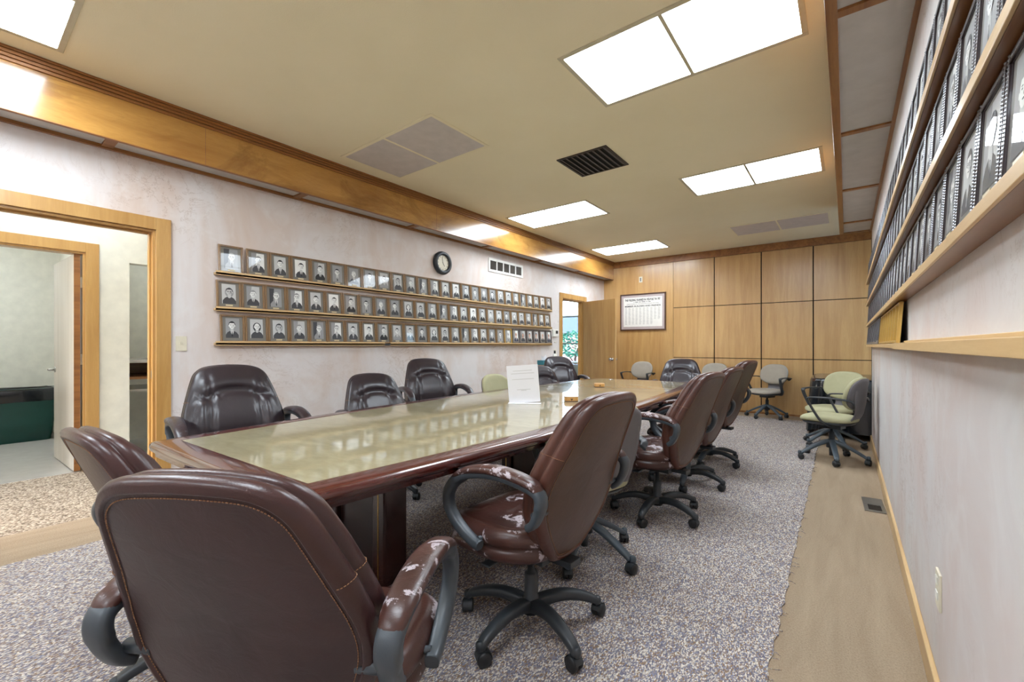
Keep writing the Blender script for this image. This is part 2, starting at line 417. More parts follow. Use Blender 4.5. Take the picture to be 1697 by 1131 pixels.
# left dropped soffit with fascia and mouldings
XB = -3.91
struct(MB().box(XB - .02, XB, YF, YB - .01, SOF, 2.855), 'trim_2', 'fascia')
mb = MB()
for k, (z0, z1, t) in enumerate(((2.853, 2.872, .012), (2.874, 2.892, .022), (2.894, 2.912, .030), (2.914, 2.9295, .040))): mb.box(XB - .01, XB + t, YF, YB, z0, z1)
struct(mb, 'trim_3', 'trim', bevel=.002)
struct(MB().box(XL, XB - .02, YF, YB, SOF + .012, SOF + .03), 'trim_4', 'soffit')
mb = MB().box(XL, XL + .028, YF, YB, SOF - .012, SOF + .012).box(XB - .026, XB + .001, YF, YB, SOF - .006, SOF + .001)
struct(mb, 'trim_5', 'trim', bevel=.002)
for k in range(-2, 7):
    y = .69 + 1.322 * k; struct(MB().box(XL + .028, XB - .026, y - .03, y + .03, SOF - .003, SOF + .012), 'trim_%d' % (8 + k), 'trim')
mb = MB()
for y in (-1.2, 1.22, 3.60, 6.02, 8.42): mb.box(XB - .001, XB + .0007, y - .0015, y + .0015, SOF, 2.853)
struct(mb, 'trim_16', 'trim')
# right soffit
struct(MB().box(-.073, -.031, YF, 6.83, SOF, H), 'trim_20', 'trim', bevel=.002)
struct(MB().box(-.031, XR, YF, 6.80, SOF + .012, SOF + .03), 'trim_21', 'soffit')
struct(MB().box(XR - .02, XR, YF, 6.83, SOF, SOF + .02), 'trim_22', 'trim')
struct(MB().box(-.035, XR, 6.80, 6.83, SOF, H), 'trim_23', 'trim')
for k, y in enumerate((-1.6, -.35, .97, 2.29, 3.62, 4.94, 6.26)):
    struct(MB().box(-.031, XR - .02, y - .022, y + .022, SOF, SOF + .012), 'trim_%d' % (24 + k), 'trim')
# baseboards
mb = MB().box(XR - .016, XR, YF, 6.85, 0, .092); struct(mb, 'baseboard_right', 'maple_h', bevel=.004)
for a, b in ((1.06, 6.77), (7.8, YB)): struct(MB().box(XL, XL + .016, a, b, 0, .092), 'baseboard_left', 'maple_h', bevel=.004)
# door casings
def casing(name, x_face, sgn, a, b, zt, w=.092, depth=.12, stop=True, both=False):
    mb = MB(); t = .018 * sgn
    mb.box(x_face, x_face + t, b, b + w, 0, zt + w); mb.box(x_face, x_face + t, a - w, a, 0, zt + w)
    mb.box(x_face, x_face + t, a, b, zt, zt + w)
    xi = x_face - depth * sgn
    mb.box(xi, x_face, b - .018, b, 0, zt); mb.box(xi, x_face, a, a + .018, 0, zt); mb.box(xi, x_face, a + .018, b - .018, zt - .018, zt)
    if stop:
        xm = (xi + x_face) / 2
        mb.box(xm - .02, xm + .02, b - .030, b - .018, 0, zt - .03); mb.box(xm - .02, xm + .02, a + .018, a + .030, 0, zt - .03)
        mb.box(xm - .02, xm + .02, a + .03, b - .03, zt - .030, zt - .018)
    return struct(mb, name, 'casing', bevel=.002)
d1 = casing('door_1', XL, 1, DO1[0], DO1[1], 2.05)
MB().box(XL - .045, XL - .015, .9465, .9475, .93, .99).build('strike_plate', 'steel', d1)
d2 = casing('door_2', XL, 1, DO2[0], DO2[1], 2.05)
# open door leaf of the far doorway
leaf = empty('door_3', (XL + .02, 7.68, 0), math.atan2(7.40 - 7.68, .80), kind='structure')
MB().box(0, .835, -.02, .02, .012, 2.035).build('door_leaf', 'maple', leaf, bevel=.002)
mb = MB()
for sg in (-1, 1):
    q = Matrix.Translation((.77, sg * .02, .93)) @ Matrix.Rotation(R(90) * -sg, 4, 'X')
    mb.lathe([(.03, 0), (.03, .006), (.012, .01), (.012, .03), (.024, .04), (.03, .052), (.024, .066), (.008, .07)], mat=q, n=20)
mb.build('door_knob', 'chrome', leaf)
MB().box(.30, .306, -.0215, -.02, 1.62, 1.626).build('door_pin', 'chrome', leaf)

# ---- hallway behind the near doorway
HX = -5.65
mb = MB(); wall_x(mb, HX - .12, HX, YF, 6.4, 0, H, [(-.25, .80, 0, 2.05), (1.115, 1.75, 0, 2.0)]); struct(mb, 'wall_hall', 'white_paint')
casing('door_4', HX, 1, -.25, .80, 2.05, stop=False)
mb = MB().box(-10.4, -8.55, YF, 4, 0, H); struct(mb, 'wall_far_room', 'white_paint')
mb = MB().box(-8.55, HX - .12, .96, 1.04, 0, H); struct(mb, 'wall_far_room', 'white_paint')
struct(MB().box(-8.55, HX - .12, -3.2, -3.1, 0, H), 'wall_far_room', 'white_paint')
struct(MB().box(-8.55, -7.55, .945, .96, 0, .1), 'baseboard_far', 'mahogany_v')
# white door frame in the side wall of the far room
mb = MB().box(-7.85, -7.75, .93, .96, 0, 2.12).box(-6.85, -6.75, .93, .96, 0, 2.12).box(-7.75, -6.85, .93, .96, 2.03, 2.12)
mb.box(-7.75, -6.85, .95, .96, 0, 2.03); struct(mb, 'door_5', 'white_trim', bevel=.003)
cl = MB().box(-7.6, -7.2, .90, .95, 1.93, 2.0); cl.tube([(-7.4, .91, 1.97), (-7.15, .80, 1.99), (-6.95, .93, 2.04)], .008, 8)
cl.build('door_closer', 'steel', bpy.data.objects['door_5'])
# open leaf hinged on the hallway door
lf = empty('door_6', (HX - .03, .748, 0), math.atan2(-.03, -.90), kind='structure')
MB().box(0, .92, -.02, .022, .012, 2.03).build('door_leaf', 'leaf_paint', lf, bevel=.002)
MB().box(-.004, .001, -.0205, .0225, .012, 2.03).build('door_edge', 'trim', lf)
for z in (.3, 1.0, 1.72): MB().box(-.0035, .001, -.035, .012, z, z + .10).build('hinge', 'steel', lf)
mb = MB()
for sg in (1, -1):
    mb.tube([(.85, sg * .02, .93), (.85, sg * .07, .93)], .011, 10); mb.tube([(.86, sg * .07, .93), (.74, sg * .075, .93)], .010, 10)
    mb.lathe([(.028, 0), (.028, .006)], mat=Matrix.Translation((.85, sg * .022, .93)) @ Matrix.Rotation(R(-90) * sg, 4, 'X'))
mb.build('door_lever', 'steel', lf)
# recess beside it: deep alcove with counter
struct(MB().box(-7.2, -7.1, 1.05, 2.6, 0, H), 'wall_recess', 'white_paint')
struct(MB().box(-7.1, HX - .12, 2.5, 2.6, 0, H), 'wall_recess', 'white_paint')
struct(MB().box(-7.1, HX - .12, 1.04, 1.06, 0, H), 'wall_recess', 'white_paint')
ct = empty('built_in_counter', (-6.3, 1.6, 0), label='pale laminate counter with open shelf in the recess beyond the near doorway', cat='counter')
MB().box(-.35, .5, -.53, .89, 1.0, 1.03).build('worktop', 'vinyl', ct, bevel=.003)
MB().box(-.35, .46, -.53, .89, .83, .855).box(-.35, -.33, -.53, .89, .855, 1.0).build('shelf', 'trim', ct)
MB().box(-.33, .42, -.53, -.5, 0, .83).box(-.33, .40, -.5, .89, .7, .72).build('cabinet_side', 'vinyl', ct)
s_ = empty('light_switch', (-7.095, 1.87, 1.25), label='white light switch on the wall of the recess above the counter', cat='switch')
MB().box(0, .006, -.035, .035, -.057, .057).build('plate', 'white_plastic', s_, bevel=.002); MB().box(.006, .014, -.006, .006, -.012, .012).build('toggle', 'white_plastic', s_)
v_ = empty('wall_speaker', (-7.095, 1.83, 1.98), label='small round grey grille high on the recess wall beyond the near doorway', cat='vent')
MB().lathe([(.08, 0), (.08, .012), (.06, .02), (.02, .022)], mat=Matrix.Rotation(R(90), 4, 'Y')).build('grille', 'shell_grey', v_)
# bin
def bin_():
    t = empty('waste_bin', (-8.12, .55, 0), label='dark green rectangular waste bin with a black liner, seen through the near doorway', cat='bin')
    def ring(w, d, z, n=40, rr=4):
        out = []
        for i in range(n):
            a = 2 * math.pi * i / n; c_, s2 = math.cos(a), math.sin(a)
            out.append(Vector((math.copysign(abs(c_) ** .35, c_) * w, math.copysign(abs(s2) ** .35, s2) * d, z)))
        return out
    MB().rings([ring(.17, .27, 0), ring(.19, .30, .25), ring(.205, .325, .60), ring(.212, .335, .61), ring(.212, .335, .63)], 0).build('body', 'green_bin', t)
    mb = MB(); L = []
    for z, g in ((.50, .012), (.56, .018), (.62, .02), (.652, .012), (.648, -.02), (.60, -.03)):
        rg = ring(.205 + g, .325 + g, z)
        L.append([p + Vector((random.uniform(-.006, .006), random.uniform(-.006, .006), random.uniform(-.012, .012) if z < .6 else random.uniform(-.004, .004))) for p in rg])
    mb.rings(L, 0, True, False).build('liner', 'black_film', t)
bin_()
def wallbox(name, loc, label, cat, mats, boxes, **k):
    t = empty(name, loc, k.get('rz', 0), label, cat)
    for (nm, b, m_) in boxes: MB().box(*b).build(nm, m_, t, bevel=.003)
    return t
wallbox('intercom', (-8.45, .955, 1.42), 'white two-part intercom box on the wall of the room beyond the near doorway', 'intercom', None,
        [('body', (.0, .10, -.04, 0, 0, .17), 'white_plastic'), ('body_cover', (.11, .24, -.05, 0, 0, .17), 'white_plastic'), ('bracket', (.13, .2, -.02, 0, -.1, 0), 'ivory')])
# left wall fittings
def switch(name, loc, label, n=1):
    t = empty(name, loc, 0, label, 'switch')
    MB().box(0, .006, -.036 * n, .036 * n, -.058, .058).build('plate', 'ivory', t, bevel=.002)
    for i in range(n): MB().box(.006, .015, -.005 + (i - (n - 1) / 2) * .045, .005 + (i - (n - 1) / 2) * .045, -.004, .014).build('toggle', 'ivory', t)
    return t
switch('light_switch', (XL, 1.125, 1.195), 'ivory light switch on the pink wall right of the near doorway')
switch('light_switch', (XL, 6.63, 1.05), 'small ivory switch plate on the pink wall under the thermostat')
wallbox('thermostat', (XL, 6.60, 1.40), 'white thermostat with a dark display left of the far doorway', 'thermostat', None,
        [('body', (0, .03, -.07, .10, -.06, .065), 'white_plastic'), ('display', (.03, .032, .01, .085, -.01, .045), 'ink')])
wallbox('wall_bracket', (XL, 6.63, 1.24), 'tiny pale bracket on the pink wall just under the thermostat', 'bracket', None, [('body', (0, .012, -.03, .03, -.008, .008), 'ivory')])
# clock
ck = empty('wall_clock', (XL, 3.885, 2.238), 0, 'round black wall clock with a pale face above the portraits', 'clock')
RY = Matrix.Rotation(R(90), 4, 'Y')
MB().lathe([(.145, 0), (.150, .02), (.142, .045), (.115, .055), (.100, .042), (.096, .025)], mat=RY, n=48).build('case', 'black_plastic', ck)
MB().lathe([(.097, .02), (.097, .027)], mat=RY, n=48).build('dial', 'ivory', ck)
mb = MB()
for k in range(12):
    a = k * math.pi / 6; mb.box(.0272, .028, -.003, .003, .076, .090, 0, Matrix.Rotation(a, 4, 'X'))
mb.build('hour_marks', 'ink', ck)
MB().box(.0285, .0295, -.003, .003, -.01, .050, 0, Matrix.Rotation(R(-215) * -1, 4, 'X')).build('hour_hand', 'ink', ck)
MB().box(.0295, .0305, -.002, .002, -.01, .076, 0, Matrix.Rotation(R(8), 4, 'X')).build('minute_hand', 'ink', ck)
# wall vent
vt = empty('wall_vent', (XL, 5.225, 2.36), 0, 'white five-section air vent high on the pink wall right of the clock', 'vent')
mb = MB().box(0, .012, -.42, .42, .065, .10).box(0, .012, -.42, .42, -.10, -.065).box(0, .012, -.42, -.385, -.065, .065).box(0, .012, .385, .42, -.065, .065)
for k in range(1, 5):
    y = -.385 + k * .154; mb.box(0, .012, y - .010, y + .010, -.065, .065)
mb.build('frame', 'white_plastic', vt, bevel=.002)
mb = MB()
for k in range(5):
    y = -.385 + k * .154
    for j in range(12):
        mb.box(.001, .008, y + .008 + j * .0125, y + .011 + j * .0125, -.065, .065, 0)
mb.build('louvre', 'vent_grey', vt); MB().box(0, .001, -.385, .385, -.065, .065).build('backing', 'gap', vt)
# right wall fittings
ot = empty('wall_outlet', (XR, 1.97, .385), 0, 'ivory wall outlet low on the pink wall by the camera side', 'outlet')
MB().box(-.007, 0, -.037, .037, -.060, .060).build('plate', 'ivory', ot, bevel=.002)
for z in (-.03, .018): MB().box(-.010, -.007, -.016, .016, z, z + .026).build('socket', 'white_plastic', ot, bevel=.002)
# floor register
fr = empty('floor_register', (.155, 4.17, .002), R(2), 'beige metal floor register set in the brown carpet strip', 'vent')
mb = MB().box(-.06, .06, -.17, -.14, 0, .006).box(-.06, .06, .0, .17, 0, .006).box(-.06, -.035, -.14, 0, 0, .006).box(.04, .06, -.14, 0, 0, .006)
mb.build('frame', 'steel', fr, bevel=.001)
mb = MB()
for k in range(9): mb.box(-.035, .04, -.135 + k * .015, -.130 + k * .015, .001, .004)
mb.build('louvre', 'vent_dark', fr); MB().box(-.036, .041, -.141, .0, -.0, .001).build('backing', 'vent_back', fr)
# back wall little switch
wallbox('wall_sensor', (-3.32, YB - .008, 2.52), 'small white wall switch high on the maple wall above the framed poster', 'switch', None,
        [('plate', (-.035, .035, -.008, 0, -.058, .058), 'ivory'), ('rocker', (-.012, .012, -.013, -.008, -.035, .035), 'shell_grey')])

# ------------------------------------------------------------------ ceiling lights and grille
def light(cx_, cy_, lit, label):
    t = empty('ceiling_light', (cx_, cy_, H), 0, label, 'ceiling light', 'recessed ceiling lights')
    w, d = .585, .31
    mb = MB().box(-w - .03, w + .03, -d - .03, -d, -.006, 0).box(-w - .03, w + .03, d, d + .03, -.006, 0).box(-w - .03, -w, -d, d, -.006, 0).box(w, w + .03, -d, d, -.006, 0)
    mb.box(-.011, .011, -d, d, -.006, 0)
    mb.build('frame', 'light_frame' if lit else 'ceiling', t, bevel=.002)
    for a, b in ((-w, -.011), (.011, w)):
        MB().box(a, b, -d, d, -.004, -.001).build('diffuser', 'lit' if lit else 'dead_diffuser', t)
    return t
RX_, LX_ = -.785, -3.095
light(RX_, 2.61, True, 'lit double ceiling panel nearest the camera on the right, cut by the photo top edge')
light(RX_, 5.015, True, 'lit double ceiling panel beside the right soffit, beyond the black grille')
light(LX_, 5.015, True, 'lit double ceiling panel in the left row, left of the black grille')
light(LX_, 7.49, True, 'lit double ceiling panel farthest back, near the maple wall')
light(LX_, .09, True, 'lit ceiling panel in the upper left corner of the photo')
light(LX_, 2.565, False, 'unlit double ceiling panel in the left row')
light(RX_, 7.37, False, 'unlit double ceiling panel in the right back corner')
light(RX_, .12, True, 'lit ceiling panel above the camera, outside the photo')
light(RX_, -2.3, True, 'lit ceiling panel at the end of the room behind the camera, right row')
light(LX_, -2.3, True, 'lit ceiling panel at the end of the room behind the camera, left row')
gr = empty('ceiling_grille', (-1.917, 3.76, H), 0, 'square black louvred grille in the beige ceiling', 'vent')
g = .252
MB().box(-g - .0, g, -g, -g + .022, -.010, 0).box(-g, g, g - .022, g, -.010, 0).box(-g, -g + .022, -g + .022, g - .022, -.010, 0).box(g - .022, g, -g + .022, g - .022, -.010, 0).build('frame', 'vent_dark', gr, bevel=.002)
mb = MB()
for k in range(9):
    x = -g + .04 + k * .054; mb.box(-.016, .016, -g + .022, g - .022, -.0012, .0012, 0, Matrix.Translation((x, 0, -.007)) @ Matrix.Rotation(R(20), 4, 'Y'))
mb.build('louvre', 'vent_dark', gr); MB().box(-g + .02, g - .02, -g + .02, g - .02, -.0015, -.0005).build('backing', 'vent_back', gr)
# unseen lamps past the near doorway; far-room and recess ones added for brightness
def unseen_lamp(x, y, label, k=1):
    t = empty('ceiling_light', (x, y, H), 0, label, 'ceiling light', 'hallway ceiling lights')
    MB().box(-.32, .32, -.62, .62, -.05, 0).build('housing', 'white_trim', t); MB().box(-.2 * k, .2 * k, -.4 * k, .4 * k, -.056, -.05).build('diffuser', 'lit', t)
unseen_lamp(-4.95, .6, 'ceiling light panel in the hallway beyond the near doorway, outside the photo')
unseen_lamp(-7.3, -.5, 'added fill light panel brightening the room past the hallway, outside the photo', 1.45)
unseen_lamp(-6.45, 2.05, 'small added fill light panel over the recess counter, outside the photo', .6)

# ------------------------------------------------------------------ shelves and portraits
def shelf(name, x0, x1, y0, y1, z0, z1, label, lip, group=None):
    mb = MB().box(x0, x1, y0, y1, z0, z0 + .018)
    xf = x1 if lip > 0 else x0
    mb.box(xf - .009 if lip > 0 else xf, xf if lip > 0 else xf + .009, y0, y1, z0 - .004, z1)
    return mb.build(name, 'maple_h', label=label, cat='shelf', group=group, bevel=.0015)
LS = [(1.765, 'top'), (1.470, 'middle'), (1.185, 'bottom')]
for z, n_ in LS[:2]:
    shelf('picture_ledge', XL, XL + .05, 1.345, 6.46, z, z + .032, 'long maple picture ledge, %s of three on the pink left wall' % n_, 1, 'picture ledges on the left wall')
shelf('picture_ledge', XL, XL + .05, 1.345, 2.985, 1.185, 1.217, 'short near piece of the bottom picture ledge on the pink left wall', 1)
shelf('picture_ledge', XL, XL + .05, 3.06, 6.46, 1.185, 1.217, 'long far piece of the bottom picture ledge on the pink left wall', 1)
MB().box(XL, XL + .05, 2.985, 3.06, 1.185, 1.20).build('ledge_bracket', 'black_plastic', label='small dark bracket joining the two bottom picture ledges', cat='bracket')
RS = [(1.405, 1.426, 'lower'), (1.655, 1.675, 'middle'), (1.920, 1.942, 'upper')]
for z0, z1, n_ in RS:
    mb = MB().box(.190, XR, -.5, 6.86, z0 + .001, z1, 1).box(.183, .190, -.5, 6.86, z0, z1 + .006, 0); mb.build('picture_ledge', ['maple_h', 'shaded_board'], label='maple picture ledge on the right wall, %s of the three holding dark frames' % n_, cat='shelf', bevel=.0015)
mb = MB().box(.186, XR, 2.9, 6.86, 1.166, 1.190).box(.181, XR, -.5, 2.9, 1.162, 1.192).box(XR - .02, XR, -.5, 2.85, 1.192, 1.203)
mb.build('picture_ledge', 'maple_h', label='lowest maple ledge on the right wall, mostly empty, at eye height', cat='shelf', bevel=.0015)

FW, FH = .186, .236
def ell(mb, cx_, cz, a, b, y, mi, n=20, t0=0, t1=360):
    P = [(cx_ + a * math.cos(R(t0 + (t1 - t0) * i / n)), y, cz + b * math.sin(R(t0 + (t1 - t0) * i / n))) for i in range(n + (0 if t1 - t0 >= 360 else 1))]
    mb.add(P, [tuple(range(len(P)))], mi)
def photo_mesh(v, colour=False, front=0):
    """flat photographic print: mount, backdrop, sitter; local x across, z up, facing -y; layers .2 mm apart"""
    rnd = random.Random(100 + v); mb = MB(); W, Hh = FW / 2 - .014, FH - .028
    yy = -.0060 - front
    mb.add([(-W, yy, .014), (W, yy, .014), (W, yy, .014 + Hh), (-W, yy, .014 + Hh)], [(0, 1, 2, 3)], 0)
    w = .052; z0, z1 = .040, .206; y = yy - .0003
    bgc = rnd.choice([2, 3, 4, 4, 5]); bgc = 4 if v % 9 == 4 else bgc
    mb.add([(-w, y, z0), (w, y, z0), (w, y, z1), (-w, y, z1)], [(0, 1, 2, 3)], bgc)
    if rnd.random() < .5: mb.add([(-w, y - .0001, z0), (-w, y - .0001, z1), (-w * .2, y - .0001, z1), (-w * .5, y - .0001, z0)], [(3, 2, 1, 0)], 3 if bgc > 3 else 2)
    woman = v % 9 == 4; dx = rnd.uniform(-.006, .006); hz = .142 + rnd.uniform(-.004, .006)
    suit = rnd.choice([1, 2, 2, 3]) if not colour else rnd.choice([1, 7, 1])
    if woman: suit = 2
    face = 6 if colour else rnd.choice([4, 5, 5])
    if woman: ell(mb, dx, hz - .004, .033, .040, y - .0002, 2 if v % 2 else 3)
    sh = .050; y -= .0003
    mb.add([(max(-w, dx - sh), y, z0), (min(w, dx + sh), y, z0), (min(w, dx + sh), y, .066), (dx + .034, y, .088), (dx + .014, y, .100), (dx - .014, y, .100), (dx - .034, y, .088), (max(-w, dx - sh), y, .066)], [tuple(range(8))], suit)
    y -= .0002
    mb.add([(dx - .013, y, .101), (dx + .001, y, z0 + .012), (dx + .014, y, .101)], [(0, 1, 2)], (suit if woman else 5))
    ell(mb, dx, .104, .013, .016, y - .0001, face if face != 5 else 4)
    if not woman: mb.add([(dx - .003, y - .0002, .092), (dx - .0045, y - .0002, .056), (dx + .001, y - .0002, .050), (dx + .006, y - .0002, .056), (dx + .003, y - .0002, .092)], [(0, 1, 2, 3, 4)], rnd.choice([1, 2, 3]))
    y -= .0003
    hair = rnd.choice([1, 2, 3, 4] if not woman else [2, 3]); bald = rnd.random() < .25
    if not bald: ell(mb, dx + .001, hz + .006, .0245, .031, y, hair)
    ell(mb, dx, hz, .0215, .0290, y - .0002, face)
    if not bald: ell(mb, dx + rnd.uniform(-.005, .005), hz + .016, .0215, .0155, y - .0003, hair, 16, 15, 165)
    for s3 in (-1, 1):
        ell(mb, dx + s3 * .0225, hz - .003, .003, .006, y - .0003, face, 10)
        ell(mb, dx + s3 * .0085, hz + .003, .0036, .0016, y - .0004, 1, 8)
        ell(mb, dx + s3 * .0085, hz + .008, .0052, .0012, y - .0004, 2, 8)
    ell(mb, dx + .001, hz - .006, .0022, .0034, y - .0004, 3 if not colour else 8, 8)
    ell(mb, dx, hz - .0145, .0068, .0016, y - .0004, 2 if not colour else 8, 8)
    ell(mb, dx + .013, hz - .006, .006, .013, y - .00035, 4 if face == 5 else 3, 10)
    if rnd.random() < .4:
        for s3 in (-1, 1):
            P = []
            for q, k in ((1.0, 0), (.72, 0)):
                P += [(dx + s3 * .0092 + .0072 * q * math.cos(i * math.pi / 6), y - .0006, hz + .0025 + .0056 * q * math.sin(i * math.pi / 6)) for i in range(12)]
            mb.add(P, [(i, (i + 1) % 12, 12 + (i + 1) % 12, 12 + i) for i in range(12)], 1)
    return mb
PM = ['photo_mat', 'p0', 'p1', 'p3', 'p4', 'p5', 'skin', 'navy', 'brick']
def frame_mesh(kind):
    mb = MB(); W = FW / 2 - .0008; b = .016; d = .014
    if kind == 'dark': b = .021; d = .018
    # 0 moulding 1 beading
    for x0, x1, z0, z1 in ((-W, W, FH - b, FH), (-W, W, 0, b), (-W, -W + b, b, FH - b), (W - b, W, b, FH - b)):
        mb.box(x0, x1, -d, 0, z0, z1, 0)
        mb.box(x0 + (.003 if x1 - x0 < .1 else 0), x1 - (.003 if x1 - x0 < .1 else 0), -d - .003, -d, z0 + (.003 if z1 - z0 < .1 else 0), z1 - (.003 if z1 - z0 < .1 else 0), 0)
    if kind in ('gilt', 'dark'):
        step = .0085 if kind == 'gilt' else .007; e = d + .003; s4 = .0034 if kind == 'gilt' else .0036
        def bead(x, z):
            mb.add([(x - s4, -e, z), (x, -e, z - s4), (x + s4, -e, z), (x, -e, z + s4), (x, -e - .0022, z)], [(1, 4, 0), (2, 4, 1), (3, 4, 2), (0, 4, 3)], 1)
        nz = int(FH / step)
        for i in range(nz):
            for sx in (-1, 1): bead(sx * (W - b / 2), (i + .5) * FH / nz)
        nx = int((FW - 2 * b) / step)
        for i in range(nx):
            x = -W + b + (i + .5) * (2 * W - 2 * b) / nx; bead(x, FH - b / 2)
    return mb
def portrait_proto(v, kind, colour=False):
    t = empty('framed_portrait', (0, 0, -50), 0, '', 'framed photo')
    mats = {'gilt': ['frame_gold', 'frame_dot'], 'dark': ['frame_dark', 'frame_silver'], 'plain': ['frame_plain', 'frame_dot']}[kind]
    f = frame_mesh(kind).build('frame', mats, t)
    photo_mesh(v, colour, .0105 if kind == 'dark' else 0).build('photograph', PM, t)
    if not colour and v % 5 != 3: MB().box(-.026, .026, -.0085 - (.0105 if kind == 'dark' else 0), -.0070 - (.0105 if kind == 'dark' else 0), .022, .033).build('name_plate', 'plate', t)
    return t
protos = {k: [portrait_proto(v, k) for v in range(14)] for k in ('gilt', 'dark')}
protos['colour'] = [portrait_proto(v, 'dark', True) for v in range(30, 35)]
protos['plain'] = [portrait_proto(v, 'plain') for v in range(20, 23)]
ONES = ['', 'first', 'second', 'third', 'fourth', 'fifth', 'sixth', 'seventh', 'eighth', 'ninth', 'tenth', 'eleventh', 'twelfth', 'thirteenth', 'fourteenth', 'fifteenth', 'sixteenth', 'seventeenth', 'eighteenth', 'nineteenth']
def ordinal(n):
    if n < 20: return ONES[n]
    t_, o_ = divmod(n, 10); T = {2: ('twenty', 'twentieth'), 3: ('thirty', 'thirtieth'), 4: ('forty', 'fortieth')}[t_]
    return T[1] if o_ == 0 else T[0] + '-' + ONES[o_]
def place_portrait(kind, v, loc, rz, label, group, tilt=4, zs=1):
    p = protos[kind][v % len(protos[kind])]; r = dup(p, loc, rz, label, group); r.rotation_euler = (R(-tilt), 0, rz); r.scale.z = zs; return r
LG = 'portraits on the three left wall ledges'
for r_i, (z, n_) in enumerate(LS):
    y0 = (1.464, 1.449, 1.477)[r_i]
    for i in range(27):
        y = y0 + .0 + (.1885 * i + (.024 if i and r_i == 0 else 0)) * (.9985)
        kind, v = 'gilt', (i * 5 + r_i * 4 + (i // 9)) % 14
        if r_i == 2 and i == 20: kind = 'plain'
        if r_i == 2 and i > 20: kind = 'colour'; v = i - 21 if i < 26 else 0
        look = {'gilt': 'gilt framed portrait', 'plain': 'plain golden framed portrait', 'colour': 'dark framed colour portrait'}[kind]
        # feet stand forward of the wall, top leans back on it
        place_portrait(kind, v, (XL + .026, y, z + .0188), R(90), '%s, %s from the left on the left wall %s ledge' % (look, ordinal(i + 1), n_), LG, 4.5)
RG = 'dark framed portraits on the right wall ledges'
cth, sth = math.cos(R(37.55)), math.sin(R(37.55))
for r_i, (z0, z1, n_) in enumerate(RS):
    cnt = 0
    for i in range(33):
        y = 6.75 - i * .1865
        if y < (.85, .85, 1.0)[r_i]: break
        cnt += 1
        place_portrait('dark', (i * 3 + r_i * 5), (XR - .022, y, z1 + .0012), R(-90), 'dark beaded portrait, %s from far end on the right wall %s ledge' % (ordinal(cnt), n_), RG, 3, .95)
for i in range(13):
    place_portrait('dark', i * 3 + 1, (XR - .029, 6.75 - i * .1865, 1.1925), R(-90), 'black portrait frame on the lowest right wall ledge, %s from the far end' % ordinal(i + 1), 'frames on the lowest right ledge', 4, .88)
for i in range(8):
    place_portrait('plain', i, (XR - .030, 4.30 - i * .1865, 1.1925), R(-90), 'golden portrait frame on the lowest right wall ledge, %s from the near end' % ordinal(8 - i), 'frames on the lowest right ledge', 4, .88)
def purge(o):
    for c in list(o.children): purge(c)
    bpy.data.objects.remove(o)
for lst in protos.values():
    for p in lst: purge(p)

# framed poster on the maple wall
po = empty('framed_poster', (-3.28, YB - .012, 1.49), 0, 'brown framed printed poster headed THIS BUILDING on the maple wall', 'framed poster')
W, Hh, b = .47, .745, .022
MB().box(-W, W, -.03, 0, Hh - b, Hh).box(-W, W, -.03, 0, 0, b).box(-W, -W + b, -.03, 0, b, Hh - b).box(W - b, W, -.03, 0, b, Hh - b).build('frame', 'dark_wood', po, bevel=.003)
MB().box(-W + b, W - b, -.012, 0, b, Hh - b).build('mount', 'mat_board', po)
MB().box(-.40, .40, -.014, -.012, .075, Hh - .075).build('sheet', 'poster', po)
def tm(x, z): return Matrix.Translation((x, -.0146, z)) @ Matrix.Rotation(R(90), 4, 'X')
text_mesh('heading', 'THIS BUILDING, PLANNED IN 1953-BUILT IN 1956', .058, 'ink', po, tm(0, .600), width=.74, bold=.0022)
mb = MB(); xx = -.18
for wd in (.012, .062, .036, .078, .022, .050):
    mb.box(xx, xx + wd, -.0148, -.014, .568, .582); xx += wd + .018
mb.build('small_heading', 'shell_grey', po)
text_mesh('small_heading', 'MADE POSSIBLE BY THE FINANCIAL SUPPORT OF THESE', .026, 'shell_grey', po, tm(0, .530), width=.66)
text_mesh('heading', 'MEMBER BUILDERS AND FRIENDS', .044, 'ink', po, tm(0, .478), width=.74, bold=.001)
mb = MB()
for cidx in range(10):
    x = -.37 + cidx * .076
    for k in range(24 if cidx < 8 else 17):
        z = .455 - k * .0145; mb.box(x, x + random.uniform(.034, .052), -.0148, -.014, z, z + .0055)
mb.build('name_columns', 'grey_ink', po)

# ------------------------------------------------------------------ conference table
TC = Vector((-1.915, 2.92, 0)); TRZ = math.atan(.032); TL = 2.36; TZ = .755
def half(y): return .615 + .155 * (1 - (y / TL) ** 2)
def table_outline(inset, n=30, rc=.05):
    pts = []
    L = TL - inset
    for i in range(n + 1):
        y = -L + 2 * L * i / n; pts.append((half(y) - inset, y))
    # round corners by nudging ends
    def side(sg): return [(sg * x, y) for x, y in pts]
    a = side(1); b_ = side(-1)[::-1]
    r = max(rc - inset, .004)
    out = []
    for poly in (a, b_):
        p0, p1 = Vector(poly[0]), Vector(poly[-1]); sgn = 1 if poly is a else -1
        out.append((p0.x - sgn * r, p0.y)); out.append((p0.x - sgn * r * .3, p0.y + sgn * r * .08)); out.append((p0.x, p0.y + sgn * r * .4))
        out += [tuple(q) for q in poly[1:-1]]
        out.append((p1.x, p1.y - sgn * r * .4)); out.append((p1.x - sgn * r * .3, p1.y - sgn * r * .08)); out.append((p1.x - sgn * r, p1.y))
    return out
tb = empty('conference_table', TC, TRZ, 'long boat-shaped mahogany conference table with a glossy mottled beige top', 'table')
def tr(inset, z): return [Vector((x, y, z)) for x, y in table_outline(inset)]
mb = MB()
